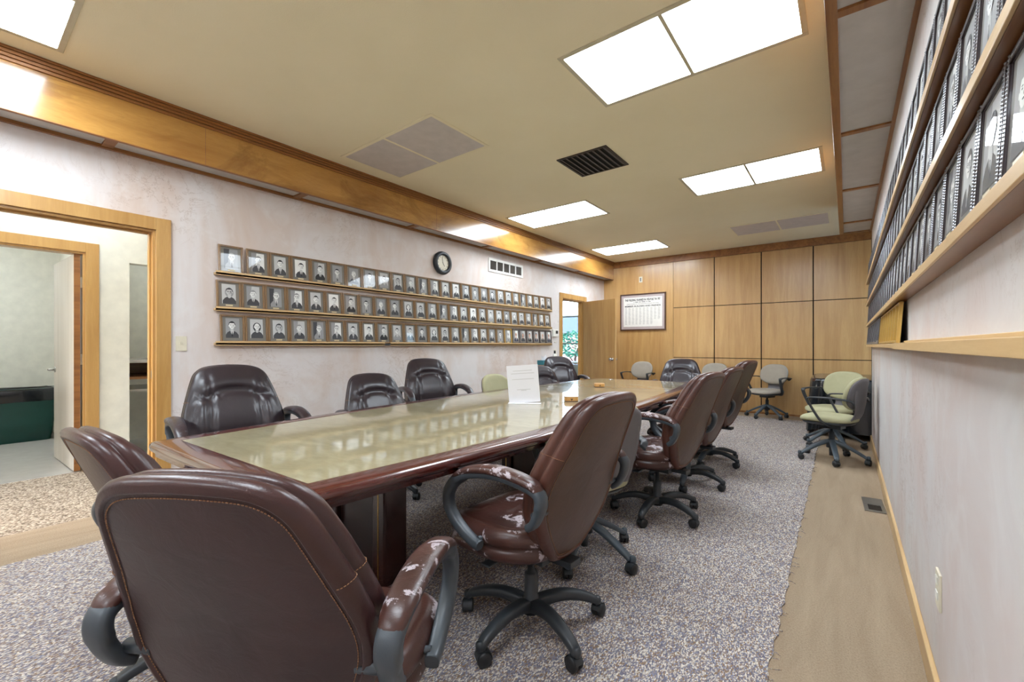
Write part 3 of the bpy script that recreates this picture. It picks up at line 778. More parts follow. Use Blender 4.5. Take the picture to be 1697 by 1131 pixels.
mb.rings([tr(.105, TZ - .0015), tr(.09, TZ), tr(.022, TZ), tr(.010, TZ - .003), tr(.002, TZ - .012), tr(0, TZ - .024), tr(.003, TZ - .036), tr(.012, TZ - .044), tr(.02, TZ - .050), tr(.022, TZ - .066), tr(.05, TZ - .066)], 0, True, False)
v0 = tr(.05, TZ - .066); mb.add(v0, [tuple(reversed(range(len(v0))))], 0)
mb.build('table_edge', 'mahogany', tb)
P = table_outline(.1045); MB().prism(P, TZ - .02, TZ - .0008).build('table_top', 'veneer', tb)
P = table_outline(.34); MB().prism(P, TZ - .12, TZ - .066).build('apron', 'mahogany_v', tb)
def pedestal(y0, y1, xa, xb):
    zt = TZ - .12; pw = .10
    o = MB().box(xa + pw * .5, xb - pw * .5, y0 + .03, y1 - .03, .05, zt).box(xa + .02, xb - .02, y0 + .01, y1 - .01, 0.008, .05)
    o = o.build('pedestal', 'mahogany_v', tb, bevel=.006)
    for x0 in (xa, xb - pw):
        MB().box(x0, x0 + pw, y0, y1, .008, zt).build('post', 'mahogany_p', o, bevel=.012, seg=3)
        MB().box(x0 + pw / 2 - .003, x0 + pw / 2 + .003, y0 - .0015, y0 + .002, .03, zt).build('brass_inlay', 'brass', o)
    return o
pedestal(-1.64, -1.50, -.40, .105); pedestal(-.02, .30, -.42, .22); pedestal(1.50, 1.64, -.30, .20)

# paper sign and wooden boxes
sg = empty('paper_sign', (-1.88, 2.60, TZ), R(32), 'white paper sign in a clear stand on the middle of the table', 'sign')
LN = Matrix.Rotation(R(7), 4, 'X')
T_ = Matrix.Translation((0, 0, .006)) @ Matrix.Rotation(R(6), 4, 'X') @ Matrix.Rotation(R(-4), 4, 'Y')
MB().box(-.115, .115, -.0015, .0015, 0, .278, 0, T_).build('sheet', 'paper', sg)
mb = MB()
for z, w_ in ((.235, .07), (.215, .085), (.172, .08), (.095, .05), (.088, .02)): mb.box(-w_, w_, -.0019, -.0015, z, z + .005, 0, T_)
mb.build('faded_lines', 'paper_ink', sg)
MB().box(-.12, .12, -.05, .01, -.0005, .004).build('stand_foot', 'paper', sg, bevel=.001)
def wbox(loc, rz, label, w=.052):
    t = empty('coaster_box', loc, rz, label, 'box', 'wooden boxes on the table')
    def rr(s1, z): return [Vector((math.copysign(abs(math.cos(a)) ** .45, math.cos(a)) * w * s1, math.copysign(abs(math.sin(a)) ** .45, math.sin(a)) * w * s1, z)) for a in [2 * math.pi * i / 32 for i in range(32)]]
    MB().rings([rr(.98, 0), rr(1, .002), rr(1, .034), rr(.97, .037)], 0).build('body', 'box_wood', t)
    MB().rings([rr(1.01, .0), rr(1.015, .004), rr(1.01, .005)], 0).build('bottom_band', 'dark_wood', t)
    MB().rings([rr(1.005, .030), rr(1.01, .0315), rr(1.005, .033)], 0, True, False).build('lid_seam', 'trim', t)
    mb = MB()
    for a in (-90, -50, -130): 
        q = R(a + 90); mb.add([(0, -w - .001, .010), (math.sin(q) * .010 - .003, -w - .001, .018 + abs(math.cos(q)) * .002), (math.sin(q) * .013, -w - .001, .026), (math.sin(q) * .010 + .003, -w - .001, .018)], [(0, 1, 2, 3), (3, 2, 1, 0)], 0)
    mb.box(-.001, .001, -w - .0015, -w - .0005, .006, .012).build('leaf_emblem', 'ink', t)
wbox((-1.68, 2.93, TZ), R(35), 'wooden box with a leaf emblem on the table, nearer of the two')
wbox((-2.02, 4.10, TZ), R(35), 'wooden box with a leaf emblem on the table, farther of the two')
# bottles / tissue by the far doorway
cb = empty('side_cabinet', (XL + .20, 6.12, 0), 0, 'small low cabinet against the pink wall beside the far doorway', 'cabinet')
MB().box(-.19, .2, -.42, .42, .02, .84).build('body', 'maple', cb, bevel=.004); MB().box(-.195, .215, -.44, .44, .84, .865).build('top', 'trim', cb, bevel=.003)
for y in (-.415, .005): MB().box(.2, .215, y, y + .41, .06, .82).build('door', 'maple', cb, bevel=.003)
tx = empty('tissue_box', (XL + .2, 5.98, .865), 0, 'teal box with a white tissue sticking out on the side cabinet', 'tissue box')
MB().box(-.06, .06, -.12, .12, 0, .075).build('box', 'teal', tx, bevel=.003)
MB().add([(-.02, -.05, .07), (.03, .05, .07), (.01, .03, .17), (-.01, -.07, .155), (0, -.02, .12)], [(0, 1, 2, 4), (0, 4, 3), (3, 4, 0), (4, 2, 1, 0)], 0).build('tissue', 'paper', tx)
bo = empty('spray_bottle', (XL + .22, 6.27, .865), 0, 'white bottle with a black cap on the side cabinet', 'bottle')
MB().lathe([(.030, .0), (.032, .01), (.032, .04)], n=20).build('base', 'ink', bo); MB().lathe([(.032, .04), (.032, .16), (.015, .18)], n=20).build('bottle_body', 'white_plastic', bo)
MB().lathe([(.016, .178), (.016, .225), (.010, .23)], n=16).build('cap', 'ink', bo)

# ------------------------------------------------------------------ executive chair
def back_outline(n_side=26):
    """closed outline in (y, z) of the backrest, counter-clockwise"""
    w = [(.352, .085), (.38, .118), (.45, .180), (.53, .232), (.60, .258), (.67, .262), (.74, .250), (.82, .229), (.90, .205), (.945, .188), (.972, .166), (.990, .138), (1.0, .10), (1.005, .05)]
    pts = crom([(a, b, 0) for b, a in w], 3)
    right = [(p.x, p.y) for p in pts]
    out = [(0, .338), (.045, .342)] + right + [(0, 1.007)]
    out += [(-y, z) for y, z in right[::-1]] + [(-.045, .342)]
    return out
def offset(poly, d):
    cz = sum(z for _, z in poly) / len(poly); out = []                  # radial inset towards the middle
    for y, z in poly:
        L = math.hypot(y, (z - cz)); k = 1 - d / max(L, .02)
        out.append((y * k, cz + (z - cz) * k))
    return out
XT = [(.33, -.178), (.38, -.196), (.45, -.222), (.52, -.243), (.58, -.256), (.65, -.272), (.72, -.296), (.80, -.330), (.88, -.366), (.96, -.402), (1.02, -.432)]
SL = [(.35, .02), (.5, .06), (.62, .12), (.8, .26), (.95, .30)]
def back_map(y, z, d):
    x = lerp_tab(XT, z) + .25 * y * y; a = .30
    top = max(0, (z - .85) / .15)
    return Vector((x + d * math.cos(a), y, z + d * math.sin(a) * .5 * (1 - .9 * top) - (.10 * max(0, d - .05) * top)))
def front_depth(y, z, w):
    """stuffed front: headrest pillow over channelled lumbar cushion"""
    g = lambda q, s5: math.exp(-(q / s5) ** 2)
    e = abs(y) / max(w, .01)
    zg = .850 - 2.4 * y * y if abs(y) < .125 else .8125 - .10 * (abs(y) - .125)
    d = 0
    d -= .020 * g(z - zg, .011)                               # seam under the headrest
    if z > zg: d += .018 * math.sin(min(1, (z - zg) / .06) * math.pi / 2) * (1 - .5 * e ** 3)
    else: d += .014 * math.sin(min(1, (zg - z) / .05) * math.pi / 2) + .012 * g(z - .68, .10) * (1 - e ** 2)
    d -= .018 * g(abs(y) - (.118 + .06 * max(0, .8 - z)), .009) * (1 if z < zg + .01 else .5)
    d -= .018 * g(abs(y) - .185, .008) * (1 if z < zg else .2) * .4
    d += .012 * g(abs(y) - .17, .03) * (z < zg)
    if z < .5: d -= .02 * (.5 - z) / .15
    return d
def cushion_back(mats):
    O = back_outline(); mb = MB(); C0 = Vector((0, .70)); N = len(O)
    def ring(ins, d, scale=1, fn=None):
        P = offset(O, ins) if ins else O; out = []
        for y, z in P:
            y2, z2 = y * scale, C0.y + (z - C0.y) * scale
            dd_ = d(y2, z2) if callable(d) else d
            out.append(back_map(y2, z2, dd_))
        return out
    # rear panel (material 1)
    rear = []
    for k in range(8): sc = (.002, .2, .4, .6, .78, .9, .97, 1)[k]; rear.append(ring(.030, -.010 * (1 - sc ** 3) + .003, sc))
    mb.rings(rear, 1, True, False)
    side = [ring(.030, .003), ring(.027, -.0015), ring(.024, -.0020), ring(.021, .001), ring(.014, .002), ring(.006, .010), ring(.001, .023), ring(.001, .034), ring(.008, .044), ring(.013, .047), ring(.008, .050), ring(.002, .060), ring(.001, .074), ring(.007, .086), ring(.018, .096)]
    for k in range(14):
        t = k / 13; sc = 1 - t
        def dd(y, z, t=t):
            w = lerp_tab([(.35, .09), (.46, .18), (.6, .25), (.7, .255), (.86, .215), (.97, .17), (1.01, .1)], z)
            return .098 + .012 * min(1, t * 5) + front_depth(y, z, w) * min(1, t * 7 + .12)
        sc = max(sc, .002); side.append(ring(.030, dd, sc))
    mb.rings(side, 0, True, False)
    return mb, O
def stitch(mb, pts, r=.0011, dash=True):
    P = pts; 
    if not dash: return mb.tube(P, r, 5)
    L = [0]
    for a, b in zip(P, P[1:]): L.append(L[-1] + (b - a).length)
    tot = L[-1]; s = 0; step = .0062; ln = .0042
    def at(q):
        for i in range(len(P) - 1):
            if q <= L[i + 1]: return P[i].lerp(P[i + 1], (q - L[i]) / max(1e-9, L[i + 1] - L[i]))
        return P[-1]
    while s + ln < tot:
        mb.tube([at(s), at(s + ln)], r, 4); s += step
    return mb
def cushion_seat(mats):
    mb = MB(); N = 72
    def O(ins, sx=1):
        out = []
        for i in range(N):
            a = 2 * math.pi * i / N; c_, s_ = math.cos(a), math.sin(a); p = .58
            x = math.copysign(abs(c_) ** p, c_) * (.240 - ins); y = math.copysign(abs(s_) ** p, s_) * (.262 - ins)
            y *= 1 - .22 * (x < 0) * (x / .24) ** 2
            out.append((x * sx + .055, y * sx))
        return out
    def ring(ins, z, sc=1):
        out = []
        for x, y in O(ins, sc):
            zz = z(x, y) if callable(z) else z
            zz -= .035 * max(0, (x - .15) / .14) ** 2 if x > .15 else 0
            out.append(Vector((x, y, zz)))
        return out
    rs = [ring(.12, .352), ring(.06, .352), ring(.03, .358), ring(.008, .374), ring(.0, .394), ring(.006, .412), ring(.016, .420), ring(.006, .427), ring(-.004, .442), ring(-.004, .458), ring(.004, .474), ring(.020, .487), ring(.034, .490), ring(.040, .485), ring(.046, .490)]
    for k in range(9):
        t = k / 8
        def zf(x, y, t=t):
            g = lambda q, s5: math.exp(-(q / s5) ** 2)
            d = .492 + .012 * min(1, t * 3) - .010 * g(abs(y) - .13 - .05 * x, .008) - .008 * g(x - .02, .008) * (abs(y) < .14) - .010 * g(x + .12, .09)
            return d
        rs.append(ring(.055, zf, max(1 - t, .02)))
    mb.rings(rs, 0, True, True); return mb
ARM = [(-.222, .285, .572), (-.245, .290, .590), (-.268, .294, .630), (-.278, .295, .672), (-.262, .296, .700), (-.20, .297, .716), (-.11, .298, .724), (-.02, .298, .718), (.07, .297, .696), (.140, .295, .656), (.178, .292, .604), (.178, .289, .550), (.145, .287, .505), (.095, .286, .470), (.045, .286, .448), (.012, .286, .440)]
def arm_mesh(sg):
    P = crom([(x, sg * y, z - .008) for x, y, z in ARM], 5); n = len(P)
    w = []; t = []
    for i in range(n):
        q = i / (n - 1); w.append(.026 if .15 < q < .6 else .022 - .004 * max(0, (q - .8) / .2)); t.append(.012 + .004 * math.sin(q * math.pi) + (.006 if q > .55 else .002) )
    return MB().tube(P, w, 14, 0, ry=t, up=(0, 0, 1) , power=3) if False else sweep_side(P, w, t)
def sweep_side(P, w, t, power=3.2, n=16):
    """section: half-width w along chair-lateral (y), half-thickness t in the arm's own plane"""
    mb = MB(); K = len(P); rs = []
    for k, p in enumerate(P):
        tg = (P[min(k + 1, K - 1)] - P[max(k - 1, 0)]).normalized(); lat = Vector((0, 1, 0)); lat = (lat - tg * lat.dot(tg)).normalized(); nr = tg.cross(lat).normalized()
        e = 2 / power; wk = w[k] if isinstance(w, list) else w; tk = t[k] if isinstance(t, list) else t; ring = []
        for i in range(n):
            a = 2 * math.pi * i / n; ca, sa = math.cos(a), math.sin(a)
            ring.append(p + lat * wk * math.copysign(abs(ca) ** e, ca) + nr * tk * math.copysign(abs(sa) ** e, sa))
        rs.append(ring)
    return mb.rings(rs, 0, True, True)
def pad_mesh(sg):
    pts = [(-.275, .295, .690), (-.268, .296, .706), (-.24, .297, .724), (-.18, .298, .736), (-.10, .298, .741), (-.02, .298, .735), (.07, .297, .713), (.13, .295, .680), (.158, .294, .650)]
    P = crom([(x, sg * y, z - .010) for x, y, z in pts], 6); n = len(P); w = []; t = []
    for i in range(n):
        q = i / (n - 1); e = math.sin(math.pi * min(1, max(0, q))) ** .35 if 0 < q < 1 else 0.15
        w.append(.035 * max(e, .25)); t.append(.017 * max(e, .3))
    return sweep_side(P, w, t, 2.4)
def leg_mesh(a, R0=.285, col=0, arch=0):
    pts = [(.02, .0, .098), (.07, 0, .112), (.14, 0, .118), (.21, 0, .106), (.262, 0, .088), (.285, 0, .076), (.295, 0, .060)] if not arch else [(.015, 0, .20), (.06, 0, .185), (.13, 0, .155), (.20, 0, .118), (.26, 0, .082), (.285, 0, .064)]
    rot = Matrix.Rotation(a, 3, 'Z'); P = [rot @ p for p in crom(pts, 4)]; n = len(P); lat = rot @ Vector((0, 1, 0)); mb = MB(); rs = []
    for k, p in enumerate(P):
        q = k / (n - 1); w = (.030 - .012 * q) if not arch else (.028 - .006 * q); t = (.026 - .013 * q) if not arch else (.020 - .008 * q)
        tg = (P[min(k + 1, n - 1)] - P[max(k - 1, 0)]).normalized(); nr = tg.cross(lat).normalized(); e = 2 / 3.2
        rs.append([p + lat * w * math.copysign(abs(math.cos(b)) ** e, math.cos(b)) + nr * t * math.copysign(abs(math.sin(b)) ** e, math.sin(b)) for b in [2 * math.pi * i / 14 for i in range(14)]])
    mb.rings(rs, 0, True, True)
    c_ = rot @ Vector((.297, 0, 0)); mb.lathe([(.012, .055), (.0165, .058), (.018, .072), (.015, .086), (.006, .090)], (c_.x, c_.y, 0), 14)
    return mb
def caster_mesh(a, sw):
    rot = Matrix.Rotation(a, 4, 'Z'); c_ = rot @ Vector((.297, 0, 0)); mb = MB()
    q = Matrix.Translation((c_.x, c_.y, .028)) @ Matrix.Rotation(sw, 4, 'Z')
    for s6 in (-1, 1):
        mb.lathe([(.010, .002), (.024, .003), (.0275, .006), (.0275, .020), (.024, .024), (.008, .0255)], n=20, mi=0, mat=q @ Matrix.Translation((.012, 0, 0)) @ Matrix.Rotation(R(90) * s6, 4, 'X'))
    # hood
    P = []
    for s6 in (-1, 1):
        ring = [q @ Vector((.012 + .0305 * math.cos(R(t_)), s6 * .019, .0305 * math.sin(R(t_)))) for t_ in range(-10, 171, 15)]
        P.append(ring)
    mb.rings(P, 1, True, False, closed=False)
    mb.tube([q @ Vector((0, 0, .012)), q @ Vector((0, 0, .045))], .008, 10, 1)
    return mb
def lifts(children, dz):
    for c in children: c.location.z += dz
def exec_chair(dark):
    t = empty('office_chair', (0, 0, 0), 0, '', 'office chair')
    L, LW, BS = {'plum': ('leather_dark', 'leather_worn', 'back_shell_dark'), 'black': ('leather_black', 'leather_black_worn', 'back_shell_dark'), 'brown': ('leather', 'leather_worn', 'back_shell')}[dark]
    mb, O = cushion_back(None); bk = mb.build('backrest', [L, BS], t)
    O2 = offset(O, .037); n = len(O2); st = MB()
    P = [back_map(y, z, .0005) for y, z in O2]; P.append(P[0]); stitch(st, P); 
    # cross stitches over the side rolls near shoulder height
    for sg_ in (-1, 1):
        i = min(range(len(O)), key=lambda k: abs(O[k][1] - .80) + (10 if O[k][0] * sg_ < 0 else 0))
        for dz in (0, ):
            pp = []
            for ins, d in ((.021, -.0005), (.013, .001), (.005, .0095), (-.0012, .023), (-.0012, .034), (.007, .0445), (.0125, .0475), (.007, .0505), (.0005, .060), (-.0008, .074), (.0055, .0865), (.018, .0972)):
                y, z = offset(O, ins)[i]; pp.append(back_map(y, z, d))
            stitch(st, pp, .0010)
    st.build('stitching', 'thread', bk)
    head = None
    cushion_seat(None).build('seat', LW, t)
    mb = MB().box(-.12, .10, -.08, .08, .315, .352).box(-.22, -.10, -.035, .035, .322, .346)
    mb.tube([(.02, .08, .332), (.03, .20, .335)], .006, 8); mb.box(.01, .055, .19, .24, .33, .338)
    mb.build('tilt_mechanism', 'black_plastic', t, bevel=.006)
    for sg_ in (-1, 1):
        am = arm_mesh(sg_); am.tube([(-.235, sg_ * .215, .60), (-.235, sg_ * .28, .60)], .014, 12); am.tube([(.03, sg_ * .15, .44), (.03, sg_ * .28, .45)], .010, 10); a = am.build('armrest', 'arm_plastic', t); pad_mesh(sg_).build('arm_pad', LW, a)
    MB().lathe([(.036, .065), (.037, .10), (.033, .13), (.027, .135), (.027, .225), (.024, .23), (.0145, .235), (.0145, .33)], n=24).build('column', 'black_plastic', t)
    for k in range(5):
        a = R(48 - 170) + k * R(72)
        lg = leg_mesh(a).build('leg', 'black_plastic', t); caster_mesh(a, a + R(40 + 37 * k)).build('caster', ['rubber', 'black_plastic'], lg)
    return t
# ------------------------------------------------------------------ fabric task chair
def task_chair(fab):
    t = empty('task_chair', (0, 0, 0), 0, '', 'office chair')
    def bo_(n=48):
        out = []
        for i in range(n):
            a = 2 * math.pi * i / n; c_, s_ = math.cos(a), math.sin(a); p = .72
            y = math.copysign(abs(c_) ** p, c_); z = math.copysign(abs(s_) ** p, s_)
            w = .225 if z > 0 else .225 - .035 * z * z
            out.append((y * w, .685 + z * (.175 if z > 0 else .155)))
        return out
    O = bo_()
    def mp(y, z, d):
        x = -.225 - .24 * (z - .62) + .9 * y * y - (.10 * max(0, .60 - z)); return Vector((x + d, y, z + d * .2))
    def ring(ins, d, sc=1): return [mp(y * sc, .685 + (z - .685) * sc, d) for y, z in offset(O, ins)]
    rs = [ring(.012, .0)] + [ring(.002, .010), ring(0, .022), ring(.006, .034), ring(.02, .043)] + [ring(.03, .046 + .006 * k / 5, 1 - k / 5.05) for k in range(6)]
    bp = MB().rings(rs, 0, True, True).build('backrest', fab, t)
    rs = [ring(.01, .002), ring(.012, -.010), ring(.03, -.018)] + [ring(.04, -.020 - .004 * k / 5, 1 - k / 5.05) for k in range(6)]
    mb = MB().rings(rs, 0, True, True)
    # spine sweeping down to the seat
    sp = crom([(-.268, .16, .76), (-.262, .165, .70), (-.250, .150, .62), (-.238, .125, .55), (-.222, .115, .49), (-.185, .125, .435), (-.11, .145, .402), (.02, .15, .392)], 4)
    mb2 = MB(); rs2 = []; ns = len(sp)
    for k, q in enumerate(sp):
        tg = (sp[min(k + 1, ns - 1)] - sp[max(k - 1, 0)]); tx_, tz_ = tg.x, tg.z; L_ = math.hypot(tx_, tz_) or 1; nx_, nz_ = -tz_ / L_, tx_ / L_
        w_ = q.y; cv = .9 * max(0, (q.z - .40) / .3); row = [(-1 + 2 * i / 10) * w_ for i in range(11)]
        rs2.append([Vector((q.x + cv * y * y, y, q.z)) for y in row] + [Vector((q.x + cv * y * y - .012 * nx_, y, q.z - .012 * nz_)) for y in row[::-1]])
    mb2.rings(rs2, 0, True, True)
    base = len(mb.v); mb.v += mb2.v; mb.f += [tuple(i + base for i in f) for f in mb2.f]; mb.m += mb2.m; mb.s += mb2.s
    mb.build('back_shell', 'shell_grey', t)
    # seat pad
    def so(ins, sc=1):
        out = []
        for i in range(56):
            a = 2 * math.pi * i / 56; c_, s_ = math.cos(a), math.sin(a); p = .68
            x = math.copysign(abs(c_) ** p, c_) * (.235 - ins); y = math.copysign(abs(s_) ** p, s_) * (.235 - ins) * (1 - .06 * (c_ < 0))
            out.append((x * sc + .02, y * sc))
        return out
    def sr(ins, z, sc=1): return [Vector((x, y, z - (.9 * max(0, x - .12) ** 2))) for x, y in so(ins, sc)]
    rs = [sr(.03, .405), sr(.006, .415), sr(0, .430), sr(.004, .446), sr(.02, .458), sr(.04, .464)] + [sr(.05, .466 - .004 * k / 5, 1 - k / 5.05) for k in range(6)]
    MB().rings(rs, 0, True, True).build('seat', fab, t)
    MB().rings([sr(.06, .375), sr(.03, .385), sr(.015, .405)], 0, True, True).box(-.1, .09, -.07, .07, .33, .38).build('seat_pan', 'black_plastic', t)
    for sg_ in (-1, 1):
        P = crom([(-.245, sg_ * .195, .615), (-.225, sg_ * .235, .640), (-.15, sg_ * .262, .655), (-.03, sg_ * .275, .660), (.075, sg_ * .276, .655), (.112, sg_ * .275, .642), (.105, sg_ * .272, .60), (.06, sg_ * .262, .51), (.01, sg_ * .245, .425), (-.03, sg_ * .20, .385), (-.05, sg_ * .12, .375)], 5)
        n = len(P); w = [.022 + (.006 if .1 < i / n < .5 else 0) for i in range(n)]; sweep_side(P, w, .008, 3, 12).build('armrest', 'black_plastic', t)
    MB().lathe([(.045, .13), (.040, .20), (.034, .215), (.024, .22), (.024, .29), (.014, .295), (.014, .36)], n=20).lathe([(.02, .05), (.022, .13)], n=16).build('column', 'black_plastic', t)
    for k in range(5):
        a = R(-99 + 72 * k)
        lg = leg_mesh(a, arch=1).build('leg', 'grey_plastic', t); caster_mesh(a, a + R(60 + 50 * k)).build('caster', ['rubber', 'black_plastic'], lg)
    return t
UP = ('backrest', 'seat', 'armrest', 'tilt', 'back_shell', 'seat_pan')
def put(proto, x, y, deg, label, group, lift=0, scale=1, base=None, z=0):
    r = dup(proto, (x, y, z), R(deg), label, group, scale=scale)
    for c in r.children:
        n = c.name
        if lift and any(n.startswith(u) for u in UP): c.location.z += lift
        if n.startswith('column') and lift: c.scale.z = 1 + lift / .33
        if base is not None and (n.startswith('leg')): c.rotation_euler.z = R(base)
    return r
brown = exec_chair('brown'); dark = exec_chair('plum'); black = exec_chair('black')
sage = task_chair('green_fabric'); taupe = task_chair('taupe_fabric')
ZC = .007
GE = 'brown leather office chairs round the table'; GT = 'fabric task chairs'
CH = [
 (dark, -1.050, .572, 121, 'large dark brown leather chair in the foreground with its back to the camera', -.04, 1.0, 20),
 (dark, -1.84, .63, 94, 'brown leather chair at the near left table corner, behind the foreground chair', -.08, 1.0, 0),
 (black, -2.76, 1.057, -8, 'dark leather chair on the left side of the table, beside the light switch', .0, 1.045, 0),
 (black, -2.88, 2.13, -14, 'dark leather chair second along the left side of the table, lower than its neighbour', -.07, 1.0, 0),
 (black, -3.13, 2.90, -22, 'dark leather chair third along the left side, taller, behind the low one', .035, 1.0, 0),
 (black, -2.80, 4.52, -20, 'dark leather chair with a worn grey headrest, right of the paper sign', -.09, 1.0, 0),
 (black, -3.08, 5.24, -38, 'dark leather chair farthest on the left side, in front of the far doorway', .01, 1.0, 0),
 (black, -1.60, 5.42, 284, 'dark leather chair at the far end of the table facing the camera', .0, 1.0, 0),
 (brown, -1.046, 1.49, 176.5, 'brown leather chair in the middle foreground with scuffed arms, right side of table', .0, 1.0, -4),
 (brown, -1.05, 3.03, 172, 'brown leather chair second along the right side of the table, its seat worn', .0, 1.0, 3),
 (brown, -1.08, 3.86, 174, 'brown leather chair third along the right side, between two like it', .0, 1.0, 10),
 (brown, -1.10, 4.70, 172, 'brown leather chair last along the right side of the table', .03, 1.0, 0),
]
for (pr_, x, y, dg, lab, lf_, sc, bs) in CH: put(pr_, x, y, dg, lab, GE, lf_, sc, bs, ZC)
TCH = [
 (sage, -1.17, 2.19, 165, 'sage task chair squeezed between the two nearest brown chairs on the right', .0, 0, ZC),
 (sage, -2.80, 3.62, 0, 'sage task chair on the left side of the table, partly behind the paper sign', .0, 0, ZC),
 (sage, -.125, 5.53, 163, 'sage task chair by the right wall, nearer of the pair and seen from behind', .0, 0, ZC),
 (sage, -.13, 6.31, 238, 'sage task chair by the right wall, farther of the pair and facing the camera', .0, 10, ZC),
 (taupe, -1.03, 8.15, 246, 'taupe task chair standing free against the maple wall', .0, 25, ZC),
 (taupe, -1.90, 8.2, 262, 'taupe task chair at the maple wall, only its back showing over the brown chairs', .0, 0, 0),
 (taupe, -3.22, 8.15, 262, 'taupe task chair beneath the framed poster beside the open door', .0, 0, 0),
]
for (pr_, x, y, dg, lab, lf_, bs, z) in TCH: put(pr_, x, y, dg, lab, GT, lf_, 1.0, bs, z)
for p in (brown, dark, black, sage, taupe): purge(p)

# ------------------------------------------------------------------ table under black plastic
def draped():
    t = empty('covered_table', (.27, 7.62, 0), 0, 'side table wrapped in shiny black plastic sheeting beside the two sage chairs', 'table')
    wx, wy, z = .66, .68, .75
    MB().box(-wx + .03, wx - .03, -wy + .03, wy - .03, z - .04, z - .004).build('table_top', 'dark_wood', t)
    for sx in (-1, 1):
        for sy in (-1, 1): MB().box(sx * (wx - .07) - .02, sx * (wx - .07) + .02, sy * (wy - .07) - .02, sy * (wy - .07) + .02, 0, z - .04).build('leg', 'dark_wood', t)
    N = 160; rs = []; rnd = random.Random(3)
    def per(i, g):
        a = 2 * math.pi * i / N; c_, s_ = math.cos(a), math.sin(a); p = .22
        return Vector((math.copysign(abs(c_) ** p, c_) * (wx + g), math.copysign(abs(s_) ** p, s_) * (wy + g), 0))
    ph = [rnd.uniform(0, 6.28) for _ in range(6)]
    for zz, amp, g in ((z, 0, -.02), (z - .004, 0, 0), (z - .03, .003, .006), (z - .15, .012, .012), (z - .35, .022, .02), (z - .55, .030, .03), (.06, .035, .04)):
        ring = []
        for i in range(N):
            f = sum(math.sin((5 + 4 * k) * 2 * math.pi * i / N + ph[k]) for k in range(5)) / 3
            q = per(i, g + amp * f); q.z = zz + (.03 * math.sin(3 * 2 * math.pi * i / N + 1) if zz < .1 else 0); ring.append(q)
        rs.append(ring)
    rs.insert(0, [Vector((p.x * .5, p.y * .5, z + .002)) for p in rs[0]])
    mb = MB().rings(rs, 0, True, False); mb.add(rs[0], [tuple(range(N))], 0)
    mb.build('plastic_cover', 'black_film', t)
draped()

# ------------------------------------------------------------------ room and outdoors past the far doorway
OX0, OX1, OY = -8.0, -4.25, 11.2
mb = MB()
mb.box(OX0, OX1, OY, OY + .12, 0, .55).box(OX0, OX1, OY, OY + .12, 2.62, H)
mb.box(OX0, -7.2, OY, OY + .12, .55, 2.62).box(-4.6, OX1, OY, OY + .12, .55, 2.62); struct(mb, 'wall_office', 'white_paint')
struct(MB().box(-4.25, -4.13, YB, OY + .1, 0, H), 'wall_office', 'white_paint')
struct(MB().box(-8.2, -8.0, 6.4, OY + .1, 0, H), 'wall_office', 'white_paint')
struct(MB().box(-8.2, HX, 6.4, 6.5, 0, H), 'wall_office', 'white_paint')
mb = MB().box(-7.2, -4.6, OY, OY + .1, .55, .62).box(-7.2, -4.6, OY, OY + .1, 2.5, 2.62)
for x in (-7.2, -5.55, -4.66): mb.box(x, x + .06, OY + .001, OY + .099, .62, 2.5)
mb.box(-7.2, -4.6, OY + .01, OY + .09, 2.01, 2.05).box(-7.2, -4.6, OY + .01, OY + .09, 1.22, 1.255)
w2 = struct(mb, 'window_2', 'white_trim'); MB().box(-7.14, -4.66, OY + .05, OY + .056, .62, 2.5).build('pane', 'glass', w2)
struct(MB().box(-40, 30, OY + .2, 70, -.35, -.3), 'floor', 'ground')
struct(MB().box(1.95, 30, -20, OY + .2, -.35, -.3), 'floor', 'ground')
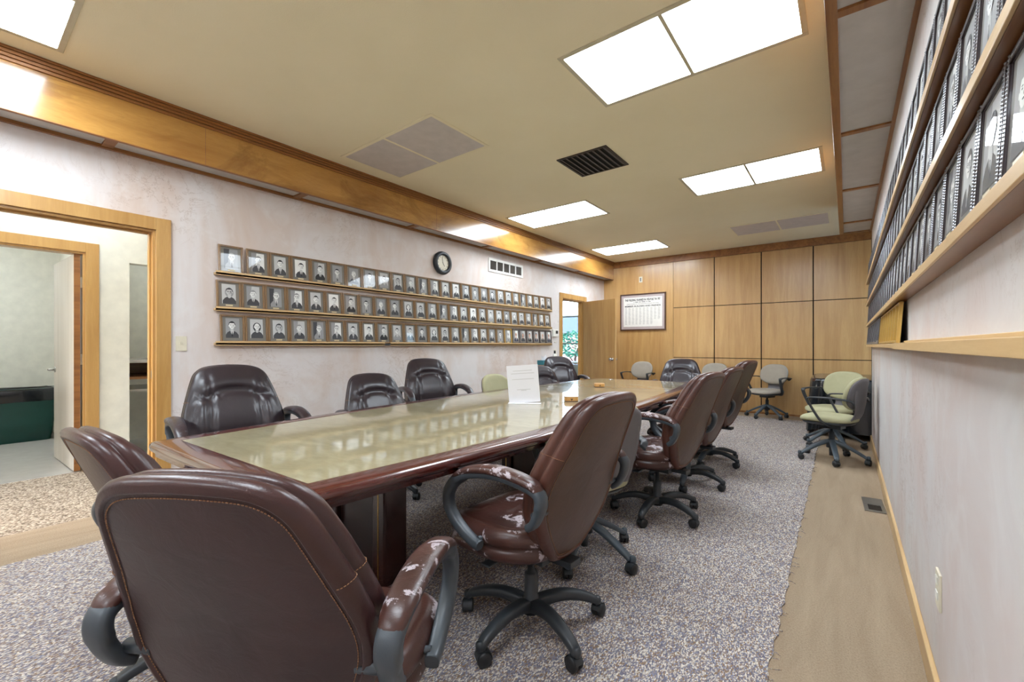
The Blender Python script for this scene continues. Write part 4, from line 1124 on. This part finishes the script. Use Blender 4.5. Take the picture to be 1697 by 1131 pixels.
def tree():
    t = empty('garden_tree', (-9.85, 17.5, -.3), 0, 'bushy blue-green tree outside the window past the far doorway', 'tree')
    mb = MB(); mb.tube([(0, 0, 0), (.1, 0, .6), (.0, .05, 1.2), (.25, 0, 1.9)], [.12, .1, .08, .05], 10); mb.tube([(.05, 0, .7), (.5, .1, 1.2), (.8, 0, 1.6)], [.07, .05, .03], 8); mb.tube([(.0, 0, .9), (-.4, .1, 1.3), (-.7, 0, 1.7)], [.06, .045, .03], 8)
    mb.build('trunk', 'bark', t)
    rnd = random.Random(5); mb = MB()
    for k in range(900):
        a = rnd.uniform(0, 6.28); b_ = rnd.uniform(-1, 1); r_ = rnd.uniform(.55, 1) ** .5
        c_ = Vector((math.cos(a) * math.sqrt(1 - b_ * b_) * 1.25 * r_, math.sin(a) * math.sqrt(1 - b_ * b_) * 1.1 * r_, 2.15 + b_ * .85 * r_))
        rot = Matrix.Rotation(rnd.uniform(0, 6.28), 3, 'Z') @ Matrix.Rotation(rnd.uniform(0, 3), 3, 'X')
        s7 = rnd.uniform(.08, .17)
        mb.add([c_ + rot @ Vector(q) * s7 for q in ((-1, 0, 0), (0, -.5, .1), (1, 0, 0), (0, .5, .1))], [(0, 1, 2, 3)], 0)
    mb.build('foliage', 'foliage', t); t.scale = (.72,) * 3
tree()
hs = empty('neighbour_house', (-19, 34, -.3), 0, 'pale pink house across the street seen through the far window', 'building')
MB().box(-7, 7, 0, 6, 0, 2.6).build('wall', 'house', hs); MB().add([(-7.4, -.5, 2.6), (7.4, -.5, 2.6), (7.4, 6.5, 2.6), (-7.4, 6.5, 2.6), (-7.4, 3, 4.4), (7.4, 3, 4.4)], [(0, 1, 5, 4), (2, 3, 4, 5), (0, 4, 3), (1, 2, 5), (3, 2, 1, 0)], 0).build('roof', 'grey_plastic', hs)
for x in (-5, -2, 1.5, 4.5): MB().box(x, x + 1.2, -.03, 0, .9, 2.1).build('window', 'white_plastic', hs)
dk = empty('office_desk', (-5.35, 10.2, 0), 0, 'white desk under the window of the room past the far doorway', 'desk')
MB().box(-.8, .8, -.35, .35, .72, .75).build('desk_top', 'white_trim', dk, bevel=.003)
for sx in (-.77, .75): MB().box(sx, sx + .02, -.33, .33, 0, .72).build('side_panel', 'white_trim', dk)
ph_ = empty('desk_phone', (-5.15, 10.05, .75), R(20), 'black desk telephone on the white desk past the far doorway', 'telephone')
MB().add([(-.1, -.1, 0), (.1, -.1, 0), (.1, .1, 0), (-.1, .1, 0), (-.1, -.1, .02), (.1, -.1, .02), (.1, .1, .11), (-.1, .1, .11)], [(3, 2, 1, 0), (4, 5, 6, 7), (0, 1, 5, 4), (1, 2, 6, 5), (2, 3, 7, 6), (3, 0, 4, 7)], 0).build('body', 'black_plastic', ph_, bevel=.006)
MB().tube(crom([(-.07, -.10, .055), (-.07, -.06, .085), (-.07, .04, .125), (-.07, .1, .13)], 4), .018, 10).build('handset', 'black_plastic', ph_)
